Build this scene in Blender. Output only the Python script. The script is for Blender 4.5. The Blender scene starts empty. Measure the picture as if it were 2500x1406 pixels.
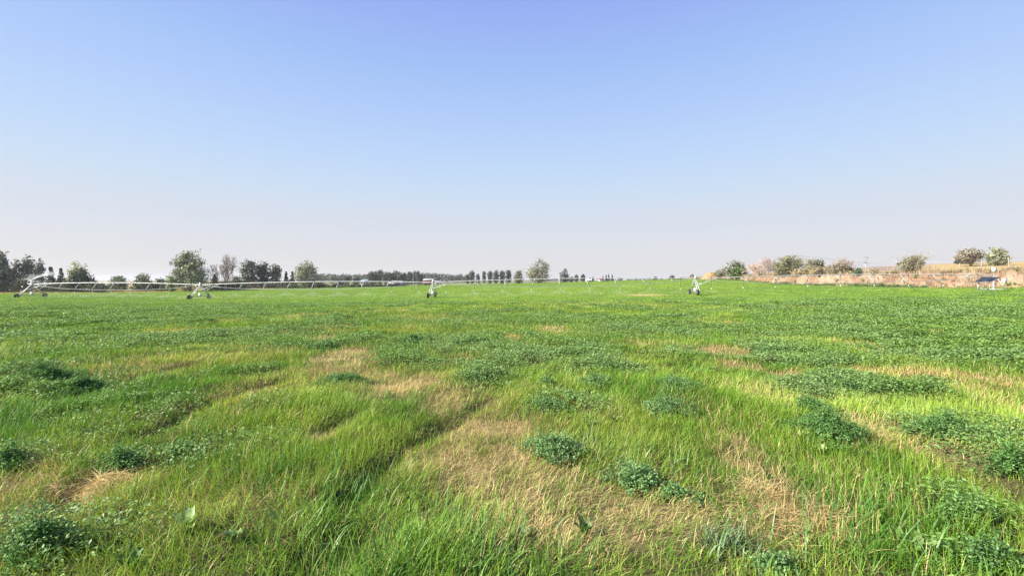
import bpy, math, random
import numpy as np
from mathutils import Vector, Matrix

# ------------------------------------------------------------------ camera, sky, sun, exposure
scene = bpy.context.scene
COL = scene.collection
R = math.radians
CAM_Z, F, CX, HY = 1.6, 1049.0, 1250.0, 683.0        # lens constants in photograph pixels (2500 wide)

cam_data = bpy.data.cameras.new("camera")
cam = bpy.data.objects.new("camera", cam_data)
COL.objects.link(cam)
cam.location = (0, 0, CAM_Z)
cam.rotation_euler = (R(90 - 1.09), 0, 0)
cam_data.sensor_width = 36.0
cam_data.lens = 36.0 * F / 2500.0
cam_data.clip_start = 0.05
cam_data.clip_end = 20000
scene.camera = cam

EXPOSURE = 1.4
SUN_AZ, SUN_EL = -108.0, 34.0                         # degrees from the view direction (negative: to the left)
world = bpy.data.worlds.new("World")
scene.world = world
world.use_nodes = True
wn, wl = world.node_tree.nodes, world.node_tree.links
wn.clear()
sky = wn.new("ShaderNodeTexSky")
sky.sky_type = 'NISHITA'
sky.sun_disc = False
sky.sun_elevation = R(SUN_EL)
sky.sun_rotation = R(SUN_AZ)
sky.altitude = 0
sky.air_density = 1.0
sky.dust_density = 1.0
sky.ozone_density = 3.0
bg = wn.new("ShaderNodeBackground")
bg.inputs["Strength"].default_value = 0.11
wout = wn.new("ShaderNodeOutputWorld")
# summer smoke haze whitening the sky towards the horizon: blended over the clear Nishita sky by elevation
tcw = wn.new("ShaderNodeTexCoord"); sep = wn.new("ShaderNodeSeparateXYZ")
wl.new(tcw.outputs["Generated"], sep.inputs[0])
ramp = wn.new("ShaderNodeValToRGB"); cr = ramp.color_ramp
STOPS = [(0.0, (.745, .730, .745)), (.035, (.745, .735, .765)), (.08, (.725, .732, .785)), (.145, (.675, .725, .825)), (.19, (.610, .728, .885)), (.26, (.535, .690, .940)),
         (.335, (.460, .625, .950)), (.42, (.385, .555, .935)), (.55, (.300, .420, .900)), (1.0, (.20, .28, .78))]
cr.elements[0].position, cr.elements[0].color = STOPS[0][0], (*STOPS[0][1], 1)
cr.elements[1].position, cr.elements[1].color = STOPS[-1][0], (*STOPS[-1][1], 1)
for p_, c_ in STOPS[1:-1]:
    e_ = cr.elements.new(p_); e_.color = (*c_, 1)
wl.new(sep.outputs["Z"], ramp.inputs[0])
hz = wn.new("ShaderNodeVectorMath"); hz.operation = 'SCALE'
hz.inputs["Scale"].default_value = 2 ** -EXPOSURE / .11
wl.new(ramp.outputs[0], hz.inputs[0])
mixw = wn.new("ShaderNodeMix"); mixw.data_type = 'RGBA'; mixw.inputs[0].default_value = .965
wl.new(sky.outputs[0], mixw.inputs[6]); wl.new(hz.outputs[0], mixw.inputs[7])
wl.new(mixw.outputs[2], bg.inputs[0])
wl.new(bg.outputs[0], wout.inputs[0])

sun_data = bpy.data.lights.new("sun", 'SUN')
sun_data.energy = 5.0
sun_data.angle = R(0.5)
sun_data.color = (1.0, 0.93, 0.80)
sun = bpy.data.objects.new("sun", sun_data)
COL.objects.link(sun)
sdir = Vector((math.sin(R(SUN_AZ)) * math.cos(R(SUN_EL)), math.cos(R(SUN_AZ)) * math.cos(R(SUN_EL)), math.sin(R(SUN_EL))))
sun.rotation_euler = sdir.to_track_quat('Z', 'Y').to_euler()

vs = scene.view_settings
vs.view_transform = 'Standard'
vs.look = 'None'
vs.gamma = 1
vs.use_curve_mapping = False
vs.exposure = EXPOSURE
scene.cycles.use_denoising = True
scene.cycles.denoising_prefilter = 'NONE'
scene.cycles.max_bounces = 6
scene.cycles.diffuse_bounces = 3
scene.cycles.transmission_bounces = 4
scene.cycles.volume_bounces = 0

# ------------------------------------------------------------------ helpers
random.seed(7)
RNG = np.random.default_rng(7)


def vnoise(x, y, seed=0):
    x = np.asarray(x, dtype=np.float64); y = np.asarray(y, dtype=np.float64)
    xi = np.floor(x).astype(np.int64); yi = np.floor(y).astype(np.int64)
    fx = x - xi; fy = y - yi
    fx = fx * fx * (3 - 2 * fx); fy = fy * fy * (3 - 2 * fy)

    def h(a, b):
        v = (a * 374761393 + b * 668265263 + seed * 144269507) & 0xffffffff
        v = ((v ^ (v >> 13)) * 1274126177) & 0xffffffff
        v = (v ^ (v >> 16)) & 0xffff
        return v / 65535.0
    a = h(xi, yi); b = h(xi + 1, yi); c = h(xi, yi + 1); d = h(xi + 1, yi + 1)
    return (a * (1 - fx) + b * fx) * (1 - fy) + (c * (1 - fx) + d * fx) * fy


def fbm(x, y, seed=0, octs=4, gain=0.5):
    s = 0; a = 1; t = 0
    for k in range(octs):
        s = s + a * vnoise(np.asarray(x) * 2 ** k + 17.3 * k, np.asarray(y) * 2 ** k - 9.1 * k, seed + k)
        t += a; a *= gain
    return s / t


def sstep(a, b, x):
    t = np.clip((x - a) / (b - a), 0, 1)
    return t * t * (3 - 2 * t)


class MB:
    """collects quads / triangles with material indices and tints, then links ONE mesh object"""
    def __init__(self):
        self.v = []; self.f = []; self.m = []; self.c = []; self.n = 0

    def add(self, V, Fc, mat=0, col=None):
        V = np.asarray(V, dtype=np.float32).reshape(-1, 3); Fc = np.asarray(Fc, dtype=np.int32)
        self.v.append(V); self.f.append(Fc + self.n); self.m.append(np.full(len(Fc), mat, np.int32))
        if col is None: col = (1, 1, 1)
        col = np.asarray(col, dtype=np.float32)
        if col.ndim == 1: col = np.broadcast_to(col, (len(V), 3))
        self.c.append(col); self.n += len(V)
        return self

    def box(self, c, s, mat=0, rz=0.0):
        x, y, z = s[0] / 2, s[1] / 2, s[2] / 2
        V = np.array([(-x, -y, -z), (x, -y, -z), (x, y, -z), (-x, y, -z), (-x, -y, z), (x, -y, z), (x, y, z), (-x, y, z)], float)
        ca, sa = math.cos(rz), math.sin(rz)
        V = np.stack([V[:, 0] * ca - V[:, 1] * sa, V[:, 0] * sa + V[:, 1] * ca, V[:, 2]], 1) + np.array(c)
        return self.add(V, [(0, 3, 2, 1), (4, 5, 6, 7), (0, 1, 5, 4), (1, 2, 6, 5), (2, 3, 7, 6), (3, 0, 4, 7)], mat)

    def tube(self, pts, r, n=8, mat=0, caps=True):
        pts = np.asarray(pts, float); k = len(pts)
        rr = np.broadcast_to(np.asarray(r, float), (k,))
        rings = []
        for i in range(k):
            d = pts[min(i + 1, k - 1)] - pts[max(i - 1, 0)]
            d /= (np.linalg.norm(d) + 1e-9)
            up = np.array([0, 0, 1.0]) if abs(d[2]) < .9 else np.array([1.0, 0, 0])
            a = np.cross(d, up); a /= np.linalg.norm(a); b = np.cross(d, a)
            t = np.arange(n) * 2 * math.pi / n
            rings.append(pts[i] + rr[i] * (np.cos(t)[:, None] * a + np.sin(t)[:, None] * b))
        V = np.concatenate(rings)
        Q = []
        for i in range(k - 1):
            for j in range(n):
                Q.append((i * n + j, i * n + (j + 1) % n, (i + 1) * n + (j + 1) % n, (i + 1) * n + j))
        self.add(V, Q, mat)
        if caps:
            for i, e in ((0, 0), (k - 1, 1)):
                c = np.concatenate([[pts[i]], rings[i]])
                self.add(c, [(0, 1 + (j + 1) % n, 1 + j) if e == 0 else (0, 1 + j, 1 + (j + 1) % n) for j in range(n)], mat)
        return self

    def beam(self, p0, p1, w, h=None, mat=0):
        p0 = np.asarray(p0, float); p1 = np.asarray(p1, float); h = h or w
        d = p1 - p0; d /= np.linalg.norm(d)
        up = np.array([0, 0, 1.0]) if abs(d[2]) < .95 else np.array([0, 1.0, 0])
        a = np.cross(d, up); a /= np.linalg.norm(a); b = np.cross(a, d)
        V = [p + sa * a * w / 2 + sb * b * h / 2 for p in (p0, p1) for sa, sb in ((-1, -1), (1, -1), (1, 1), (-1, 1))]
        return self.add(V, [(0, 3, 2, 1), (4, 5, 6, 7), (0, 1, 5, 4), (1, 2, 6, 5), (2, 3, 7, 6), (3, 0, 4, 7)], mat)

    def segs(self, P0, P1, R0, R1, n=4, mat=0, col=None):
        P0 = np.asarray(P0, float); P1 = np.asarray(P1, float)
        d = P1 - P0; d /= (np.linalg.norm(d, axis=1, keepdims=True) + 1e-9)
        up = np.where(np.abs(d[:, 2:3]) < .9, np.array([[0, 0, 1.0]]), np.array([[1.0, 0, 0]]))
        a = np.cross(d, up); a /= np.linalg.norm(a, axis=1, keepdims=True); b = np.cross(d, a)
        t = np.arange(n) * 2 * math.pi / n
        ring = np.cos(t)[None, :, None] * a[:, None, :] + np.sin(t)[None, :, None] * b[:, None, :]
        A = P0[:, None, :] + ring * np.asarray(R0)[:, None, None]
        B = P1[:, None, :] + ring * np.asarray(R1)[:, None, None]
        V = np.concatenate([A, B], 1).reshape(-1, 3)
        base = (np.arange(len(P0)) * 2 * n)[:, None, None]
        q = np.array([(j, (j + 1) % n, n + (j + 1) % n, n + j) for j in range(n)])[None]
        return self.add(V, (base + q).reshape(-1, 4), mat, col)

    def build(self, name, mats, parent=None, loc=(0, 0, 0), smooth=False):
        V = np.concatenate(self.v); me = bpy.data.meshes.new(name)
        me.vertices.add(len(V)); me.vertices.foreach_set("co", V.astype(np.float32).ravel())
        idx = np.concatenate([f.ravel() for f in self.f]).astype(np.int32)
        cnt = np.concatenate([np.full(len(f), f.shape[1], np.int32) for f in self.f])
        st = np.concatenate([[0], np.cumsum(cnt)[:-1]]).astype(np.int32)
        me.loops.add(len(idx)); me.loops.foreach_set("vertex_index", idx)
        me.polygons.add(len(cnt)); me.polygons.foreach_set("loop_start", st)
        me.polygons.foreach_set("material_index", np.concatenate(self.m))
        if smooth: me.polygons.foreach_set("use_smooth", np.ones(len(cnt), bool))
        C = np.concatenate(self.c)
        at = me.attributes.new("tint", 'FLOAT_COLOR', 'POINT')
        at.data.foreach_set("color", np.concatenate([C, np.ones((len(C), 1), np.float32)], 1).astype(np.float32).ravel())
        me.update(calc_edges=True)
        for m in (mats if isinstance(mats, (list, tuple)) else [mats]): me.materials.append(m)
        o = bpy.data.objects.new(name, me); COL.objects.link(o)
        if parent is not None: o.parent = parent
        o.location = loc
        return o


def tag(o, label=None, cat=None, group=None, kind=None):
    if label: o["label"] = label
    if cat: o["category"] = cat
    if group: o["group"] = group
    if kind: o["kind"] = kind
    return o


def empty(name, loc, rz=0.0, parent=None):
    o = bpy.data.objects.new(name, None); COL.objects.link(o)
    o.location = loc; o.rotation_euler = (0, 0, rz); o.empty_display_size = 0.3
    if parent is not None: o.parent = parent
    return o


def copy_tree(o, parent=None):
    c = o.copy(); COL.objects.link(c)
    if parent is not None: c.parent = parent
    for ch in list(o.children): copy_tree(ch, c)
    return c


# ------------------------------------------------------------------ materials
def new_mat(name):
    m = bpy.data.materials.new(name); m.use_nodes = True
    n, l = m.node_tree.nodes, m.node_tree.links
    n.clear(); out = n.new("ShaderNodeOutputMaterial")
    return m, n, l, out


def leaf_mat(name, trans=0.35, gloss=0.05, var=0.25, scale=1.5, rough=0.45):
    """leaves: tint attribute, a little large-scale natural variation, diffuse + translucent + sheen"""
    m, n, l, out = new_mat(name)
    at = n.new("ShaderNodeAttribute"); at.attribute_name = "tint"
    geo = n.new("ShaderNodeNewGeometry")
    nz = n.new("ShaderNodeTexNoise"); nz.inputs["Scale"].default_value = scale; nz.inputs["Detail"].default_value = 3
    l.new(geo.outputs["Position"], nz.inputs["Vector"])
    mr = n.new("ShaderNodeMapRange"); mr.inputs[1].default_value = .3; mr.inputs[2].default_value = .7
    mr.inputs[3].default_value = 1 - var; mr.inputs[4].default_value = 1 + var
    l.new(nz.outputs[0], mr.inputs[0])
    mx = n.new("ShaderNodeVectorMath"); mx.operation = 'SCALE'
    l.new(at.outputs["Color"], mx.inputs[0]); l.new(mr.outputs[0], mx.inputs["Scale"])
    d = n.new("ShaderNodeBsdfDiffuse"); t = n.new("ShaderNodeBsdfTranslucent"); g = n.new("ShaderNodeBsdfGlossy")
    g.inputs["Roughness"].default_value = rough
    l.new(mx.outputs[0], d.inputs[0])
    tc = n.new("ShaderNodeVectorMath"); tc.operation = 'MULTIPLY'; tc.inputs[1].default_value = (1.15, 1.1, .7)
    l.new(mx.outputs[0], tc.inputs[0]); l.new(tc.outputs[0], t.inputs[0])
    m1 = n.new("ShaderNodeMixShader"); m1.inputs[0].default_value = trans
    l.new(d.outputs[0], m1.inputs[1]); l.new(t.outputs[0], m1.inputs[2])
    m2 = n.new("ShaderNodeMixShader"); m2.inputs[0].default_value = gloss
    l.new(m1.outputs[0], m2.inputs[1]); l.new(g.outputs[0], m2.inputs[2])
    l.new(m2.outputs[0], out.inputs[0])
    return m


def tint_ground(name, s1=6.0, s2=60.0, amt=0.35, bump=0.3, dist=0.02):
    m, n, l, out = new_mat(name)
    at = n.new("ShaderNodeAttribute"); at.attribute_name = "tint"
    geo = n.new("ShaderNodeNewGeometry")
    a = n.new("ShaderNodeTexNoise"); a.inputs["Scale"].default_value = s1; a.inputs["Detail"].default_value = 6; a.inputs["Roughness"].default_value = .7
    b = n.new("ShaderNodeTexNoise"); b.inputs["Scale"].default_value = s2; b.inputs["Detail"].default_value = 4
    l.new(geo.outputs["Position"], a.inputs["Vector"]); l.new(geo.outputs["Position"], b.inputs["Vector"])
    ad = n.new("ShaderNodeMath"); ad.operation = 'ADD'; l.new(a.outputs[0], ad.inputs[0]); l.new(b.outputs[0], ad.inputs[1])
    mr = n.new("ShaderNodeMapRange"); mr.inputs[1].default_value = .7; mr.inputs[2].default_value = 1.3
    mr.inputs[3].default_value = 1 - amt; mr.inputs[4].default_value = 1 + amt; l.new(ad.outputs[0], mr.inputs[0])
    mx = n.new("ShaderNodeVectorMath"); mx.operation = 'SCALE'
    l.new(at.outputs["Color"], mx.inputs[0]); l.new(mr.outputs[0], mx.inputs["Scale"])
    p = n.new("ShaderNodeBsdfPrincipled"); p.inputs["Roughness"].default_value = .95; p.inputs["Specular IOR Level"].default_value = .1
    l.new(mx.outputs[0], p.inputs["Base Color"])
    bp = n.new("ShaderNodeBump"); bp.inputs["Strength"].default_value = bump; bp.inputs["Distance"].default_value = dist
    l.new(ad.outputs[0], bp.inputs["Height"]); l.new(bp.outputs[0], p.inputs["Normal"])
    l.new(p.outputs[0], out.inputs[0])
    return m


def solid(name, col, rough=.6, metal=0.0, var=.15, scale=4.0, spec=.4):
    m, n, l, out = new_mat(name)
    p = n.new("ShaderNodeBsdfPrincipled"); p.inputs["Roughness"].default_value = rough; p.inputs["Metallic"].default_value = metal
    p.inputs["Specular IOR Level"].default_value = spec
    tc = n.new("ShaderNodeTexCoord"); nz = n.new("ShaderNodeTexNoise"); nz.inputs["Scale"].default_value = scale; nz.inputs["Detail"].default_value = 5
    l.new(tc.outputs["Object"], nz.inputs["Vector"])
    mr = n.new("ShaderNodeMapRange"); mr.inputs[1].default_value = .3; mr.inputs[2].default_value = .7
    mr.inputs[3].default_value = 1 - var; mr.inputs[4].default_value = 1 + var; l.new(nz.outputs[0], mr.inputs[0])
    mx = n.new("ShaderNodeVectorMath"); mx.operation = 'SCALE'; mx.inputs[0].default_value = col
    l.new(mr.outputs[0], mx.inputs["Scale"]); l.new(mx.outputs[0], p.inputs["Base Color"])
    l.new(p.outputs[0], out.inputs[0])
    return m


M_GROUND = tint_ground("field_soil", 3.0, 45.0, .45, .5, .03)
M_BANK = tint_ground("bank_earth", 1.2, 9.0, .35, .7, .15)
M_GRASS = leaf_mat("grass_blade", .30, .025, .18, 2.2)
M_ALF = leaf_mat("alfalfa_leaf", .30, .03, .18, 5.0, .5)
M_TREE = leaf_mat("tree_leaf", .22, .05, .22, .35)
M_TWIG = leaf_mat("dry_twig", .05, .02, .2, .6)
M_BARK = solid("bark", (.16, .125, .10), .9, 0, .3, 3.0, .1)
M_GALV = solid("galvanised_steel", (.43, .44, .45), .5, .25, .12, 3.0, .5)
M_DARKSTEEL = solid("weathered_steel", (.20, .20, .20), .6, .3, .2, 6.0)
M_WHITE = solid("white_painted_metal", (.62, .63, .63), .45, 0, .04, 5.0)
M_TYRE = solid("black_rubber", (.018, .018, .02), .8, 0, .3, 5.0, .2)
M_HOSE = solid("dark_hose", (.03, .03, .03), .6, 0, .2, 8.0)
M_WOOD = solid("grey_weathered_wood", (.34, .29, .24), .9, 0, .3, 6.0, .1)
M_PANEL = solid("solar_glass", (.014, .016, .024), .3, 0, .2, 12.0, .5)
M_RED = solid("faded_red_boards", (.24, .06, .06), .8, 0, .15, 1.0, .2)
M_ROOFW = solid("pale_metal_roof", (.25, .245, .25), .5, .1, .06, 1.0)
M_ROOFB = solid("blue_grey_roof", (.20, .24, .29), .5, .1, .08, 1.0)
M_ROOFD = solid("grey_shingle_roof", (.17, .16, .17), .9, 0, .15, 2.0, .1)
M_WALLW = solid("white_siding", (.40, .40, .38), .8, 0, .05, 1.0, .2)
M_WALLG = solid("grey_siding", (.30, .30, .33), .8, 0, .08, 1.0, .2)
M_DARK = solid("dark_opening", (.03, .03, .035), .5, 0, .1, 1.0)

# ------------------------------------------------------------------ terrain heights
CTRL = []
for px in (-400, 500, 1250, 2000, 2900):
    CTRL += [(px, 3, 0), (px, 9, 0)]
CTRL += [(-300, 25, -.45), (490, 25, -.45), (1055, 25, -.38), (1695, 25, -.28), (2400, 25, -.12), (2900, 25, -.1),
         (-300, 50, -1.3), (490, 50, -1.35), (1055, 50, -1.15), (1695, 50, -.75), (2400, 50, -.3), (2900, 50, -.2),
         (75, 104, -2.66), (490, 98, -2.7), (1055, 93, -2.3), (1695, 88, -1.5), (2425, 82, -.35), (2900, 80, .1),
         (-300, 129, -2.7), (0, 129, -2.7), (400, 150, -2.75), (600, 196, -2.7), (800, 225, -2.6), (1000, 315, -2.6), (1300, 450, -2.3), (1600, 600, -1.3),
         (-100, 170, -2.8), (200, 160, -2.8), (2500, 86, .15), (2300, 95, -.3), (2100, 105, -.02), (1900, 125, .17), (1800, 150, 1.35), (1715, 180, 1.8),
         (2500, 160, 1), (2100, 200, 1), (1850, 300, 1.4), (2500, 1000, 2), (1700, 400, .8),
         (0, 1000, -3), (1250, 1000, -2), (0, 3200, -3), (1250, 3200, -2), (2500, 3200, 0), (1700, 1000, -1), (600, 500, -2.8), (900, 600, -2.7)]
CT = np.array(CTRL, float)


def _uv(px, Y): return np.stack([px / 500.0, np.log(Y) / .45], -1)


def _phi(r2): return np.where(r2 > 1e-12, .5 * r2 * np.log(np.maximum(r2, 1e-12)), 0)


_U = _uv(CT[:, 0], CT[:, 1])
_K = _phi(((_U[:, None] - _U[None]) ** 2).sum(-1)) + np.eye(len(_U)) * .02
_P = np.concatenate([np.ones((len(_U), 1)), _U], 1)
_A = np.block([[_K, _P], [_P.T, np.zeros((3, 3))]])
_W = np.linalg.solve(_A, np.concatenate([CT[:, 2], np.zeros(3)]))


def base_z(x, y):
    x = np.asarray(x, float); y = np.asarray(y, float)
    Y = np.clip(y, 3, 3200)
    px = np.clip(CX + F * x / Y, -420, 2920)
    u = _uv(px, Y)
    out = _W[-3] + _W[-2] * u[..., 0] + _W[-1] * u[..., 1]
    for k in range(len(_U)):
        out = out + _W[k] * _phi((u[..., 0] - _U[k, 0]) ** 2 + (u[..., 1] - _U[k, 1]) ** 2)
    d = np.hypot(x, y)
    return out * sstep(4.0, 10.0, d)


def hit(px, py):
    """where the sight line through a photograph pixel meets the ground"""
    Y = CAM_Z * F / max(py - HY, 2)
    for _ in range(25):
        z = float(base_z((px - CX) / F * Y, Y))
        Y = .5 * Y + .5 * (CAM_Z - z) * F / max(py - HY, 2)
    return (px - CX) / F * Y, Y


def at(px, Y):
    x = (px - CX) / F * Y
    return x, Y


def zpix(py, Y): return CAM_Z - (py - HY) / F * Y


# ---- cover fields: ellipses given where they lie on the ground
def ell(px, py, rx, ry, s):
    x, y = hit(px, py)
    _, y0 = hit(px, py + ry); _, y1 = hit(px, max(py - ry, HY + 8))
    return (x, y, max(rx * y / F, .03), max((y1 - y0) / 2, .05), s)


DRY = [ell(*a) for a in [
    (830, 868, 45, 18, 1.3), (835, 890, 70, 20, .8), (990, 945, 95, 30, .85), (900, 915, 90, 14, .6), (1085, 985, 70, 30, .75), (1190, 1040, 110, 45, 1.1), (1130, 1110, 110, 55, .8),
    (1220, 1130, 110, 70, .9), (1300, 1170, 120, 70, .7), (1400, 1225, 190, 50, .75), (1400, 1290, 220, 55, .8), (1620, 1270, 170, 60, .6), (1330, 1370, 190, 40, .55),
    (1810, 1085, 25, 35, .8), (1830, 1150, 35, 45, .7), (1950, 1285, 95, 45, .9), (1850, 1215, 60, 35, .8), (1880, 1330, 110, 45, .6),
    (1770, 856, 60, 11, 1.2), (1790, 894, 50, 6, 1.5), (1912, 911, 42, 8, 1.4), (2105, 905, 36, 12, 1.5), (2245, 917, 60, 14, 1.0), (2350, 930, 150, 24, .75),
    (2450, 985, 60, 50, .55), (2140, 1045, 80, 40, .6), (2250, 1085, 110, 35, .55), (2360, 1130, 80, 40, .5), (1850, 960, 70, 20, .45),
    (772, 1074, 36, 13, 1.3), (250, 1185, 100, 35, .7), (60, 1190, 90, 45, .35), (160, 1230, 60, 30, .5), (430, 810, 60, 8, .5), (510, 784, 60, 6, .55),
    (770, 803, 70, 9, .6), (795, 828, 45, 9, .6), (755, 770, 40, 5, .6), (1250, 832, 60, 9, .7), (1350, 806, 26, 7, 1.2), (1575, 721, 45, 2.2, 1.5), (1053, 742, 12, 3, 1.3),
    (350, 890, 200, 35, .4), (640, 858, 110, 16, .45), (560, 970, 60, 30, .3), (840, 1310, 50, 35, .7), (780, 1390, 60, 20, .5), (640, 1220, 120, 50, .3),
    (450, 1230, 200, 60, .35), (1700, 790, 120, 6, .35), (2080, 838, 40, 6, .6), (2190, 860, 60, 6, .6), (1450, 740, 200, 4, .25), (1900, 748, 160, 4, .3), (1120, 880, 60, 15, .35),
    (920, 760, 80, 4, .35), (1060, 775, 90, 5, .3), (1560, 840, 70, 8, .35), (2300, 815, 120, 6, .3), (1230, 990, 60, 25, .5), (1480, 1010, 90, 30, .15)]]
ALF = [ell(*a) for a in [
    (60, 920, 180, 40, .8), (180, 950, 110, 30, .9), (20, 960, 60, 40, .7), (15, 1145, 60, 35, .9), (360, 1135, 180, 40, .6), (560, 1095, 140, 30, .45), (90, 1340, 190, 70, 1.0),
    (480, 825, 200, 20, .6), (120, 820, 160, 18, .5), (700, 840, 120, 16, .5), (560, 905, 130, 14, .35), (450, 1000, 250, 30, .45), (330, 1040, 150, 30, .45),
    (1010, 835, 60, 16, .8), (960, 880, 90, 22, .8), (1150, 840, 70, 25, .8), (1160, 925, 60, 20, .8), (1070, 885, 60, 18, .7), (1250, 870, 90, 22, .5), (1420, 862, 90, 18, .9), (1300, 870, 50, 14, .8),
    (1490, 905, 80, 14, .8), (1200, 960, 60, 22, .5), (1380, 985, 120, 25, .6), (1180, 960, 80, 20, .4),
    (1880, 860, 70, 14, 1.0), (1990, 890, 120, 15, 1.0), (2140, 945, 200, 26, 1.0), (2050, 960, 120, 20, .7), (2040, 1050, 90, 40, .5), (2340, 1060, 130, 40, .8), (2460, 1140, 80, 60, .8),
    (2400, 1280, 180, 60, .75), (2380, 1390, 160, 40, .7), (2300, 820, 350, 45, .65), (2450, 880, 200, 25, .7), (2000, 810, 200, 20, .5), (2250, 760, 350, 20, .6), (1650, 810, 250, 14, .5), (1250, 780, 300, 12, .35),
    (1900, 1380, 150, 25, .5), (1750, 900, 60, 12, .3), (1660, 860, 100, 12, .35), (260, 760, 300, 12, .35), (1400, 830, 150, 10, .4)]]
TALL = [ell(*a) for a in [
    (610, 1150, 120, 80, 1.0), (760, 1200, 80, 60, .5), (1010, 1370, 260, 60, .9), (760, 1330, 140, 70, .5), (1700, 1070, 140, 80, .5), (1560, 960, 90, 40, .4), (2150, 1260, 240, 110, .7),
    (700, 1000, 140, 50, .5), (900, 1080, 90, 60, .5), (2050, 1340, 120, 70, .6), (1150, 1340, 120, 60, .6), (1200, 1290, 80, 50, .4), (1850, 1050, 110, 70, .4), (430, 1340, 150, 70, .2)]]
RUTS = [  # wheel ruts and swath edges in the grass: pixel line, half width, depth
    ([(1190, 985), (1110, 1030), (1040, 1065), (960, 1115), (880, 1180), (840, 1225)], .13, .09),
    ([(690, 935), (620, 955), (540, 980), (470, 1005), (380, 1045), (270, 1090), (190, 1110)], .12, .10),
    ([(840, 1025), (780, 1050), (728, 1066)], .12, .07),
    ([(470, 890), (400, 905), (330, 925), (270, 945), (215, 968), (150, 985)], .13, .07),
    ([(660, 912), (560, 920), (500, 930)], .14, .08),
    ([(2130, 1030), (2200, 1060), (2300, 1100), (2400, 1160), (2480, 1230)], .2, .07),
    ([(860, 1330), (810, 1370), (760, 1410)], .2, .08),
    ([(210, 1170), (165, 1200), (150, 1240)], .1, .1)]
RUTW = [(np.array([hit(*p) for p in pl]), w, d) for pl, w, d in RUTS]


def rut_amount(x, y):
    out = np.zeros_like(x)
    wob = (vnoise(x * 2.2, y * 2.2, 91) - .5) * .12
    for P, w, d in RUTW:
        best = np.full_like(x, 1e9)
        bx = (x > P[:, 0].min() - 1) & (x < P[:, 0].max() + 1) & (y > P[:, 1].min() - 1) & (y < P[:, 1].max() + 1)
        if not bx.any(): continue
        xs, ys = x[bx], y[bx]; b = np.full_like(xs, 1e9)
        for i in range(len(P) - 1):
            a = P[i]; s = P[i + 1] - a
            t = np.clip(((xs - a[0]) * s[0] + (ys - a[1]) * s[1]) / (s @ s), 0, 1)
            b = np.minimum(b, np.hypot(xs - a[0] - t * s[0], ys - a[1] - t * s[1]))
        best[bx] = b
        out = np.maximum(out, d * np.exp(-((best + wob) / w) ** 2))
    return out


def patch(x, y, L):
    wx = x + (fbm(x * 1.3, y * 1.3, 5, 3) - .5) * .5 * np.minimum(1, y / 6 + .3)
    wy = y + (fbm(x * 1.3 + 40, y * 1.3, 6, 3) - .5) * .5 * np.minimum(2, y / 6 + .3)
    s = np.zeros_like(x)
    for cx, cy, rx, ry, k in L:
        q = ((wx - cx) / rx) ** 2 + ((wy - cy) / ry) ** 2
        s = np.maximum(s, np.where(q < 4, k * np.exp(-(q * .72) ** 1.5), 0))
    return s


EDGE_PX = np.array([-500, 0, 400, 600, 800, 1000, 1300, 1600, 3000], float)
EDGE_Y = np.array([118, 129, 150, 196, 225, 315, 450, 620, 700], float)


def beyond_edge(x, y):
    px = CX + F * x / np.maximum(y, 3)
    e = np.interp(px, EDGE_PX, EDGE_Y)
    return sstep(.97, 1.05, y / e + (fbm(x * .05, y * .05, 77, 2) - .5) * .08)


def dryness(x, y):
    d = np.hypot(x, y)
    fr = .55 + .8 * sstep(.3, .6, fbm(x * 3.1, y * 2.6, 31, 3))
    n1 = fbm(x * .55, y * .3, 21, 4); n2 = fbm(x * .07, y * .045, 25, 4); n3 = fbm(x * 1.9, y * 1.6, 29, 3)
    base = .18 * sstep(.58, .8, n1) + .12 * sstep(.58, .78, n2) + .14 * (n3 - .5)
    return np.clip(.03 + base * (1 - .6 * sstep(8, 20, d)) + .66 * fr * patch(x, y, DRY), 0, 1.2)


def alfness(x, y):
    n1 = fbm(x * .5 + 9, y * .33 + 4, 41, 4); n2 = fbm(x * .06 + 3, y * .05, 45, 3)
    a = .75 * sstep(.56, .72, n1) * sstep(6, 14, y) * (1 - .5 * sstep(30, 80, y)) + .2 * sstep(.52, .72, n2) * sstep(10, 20, y)
    brk = .35 + 1.1 * sstep(.35, .65, fbm(x * 1.7, y * 1.7, 47, 3))
    return np.clip((a + .95 * patch(x, y, ALF)) * (brk + (1.05 - brk) * .6 * sstep(25, 60, y)) - .9 * patch(x, y, DRY), 0, .9)


def micro(x, y):
    d = np.hypot(x, y)
    w = sstep(60, 6, d)
    return w * ((fbm(x * 1.1, y * 1.1, 11, 3) - .5) * .12 + (vnoise(x * 5, y * 5, 13) - .5) * .035) + (fbm(x * .1, y * .1, 15, 3) - .5) * .35 * sstep(10, 40, d) * sstep(600, 60, d)


def ground(x, y):
    x = np.asarray(x, float); y = np.asarray(y, float)
    return base_z(x, y) + micro(x, y) - rut_amount(x, y)


def gz(x, y): return float(ground(np.array([x]), np.array([y]))[0])


# palettes (linear base colours)
C_LUSH = np.array([.175, .320, .024]); C_DEEP = np.array([.095, .235, .022]); C_YEL = np.array([.275, .385, .055])
C_STRAW = np.array([.585, .455, .215]); C_BROWN = np.array([.330, .210, .100])
C_ALF = np.array([.145, .258, .048]); C_ALFB = np.array([.20, .312, .108])
C_TAN = np.array([.38, .28, .145])


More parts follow.
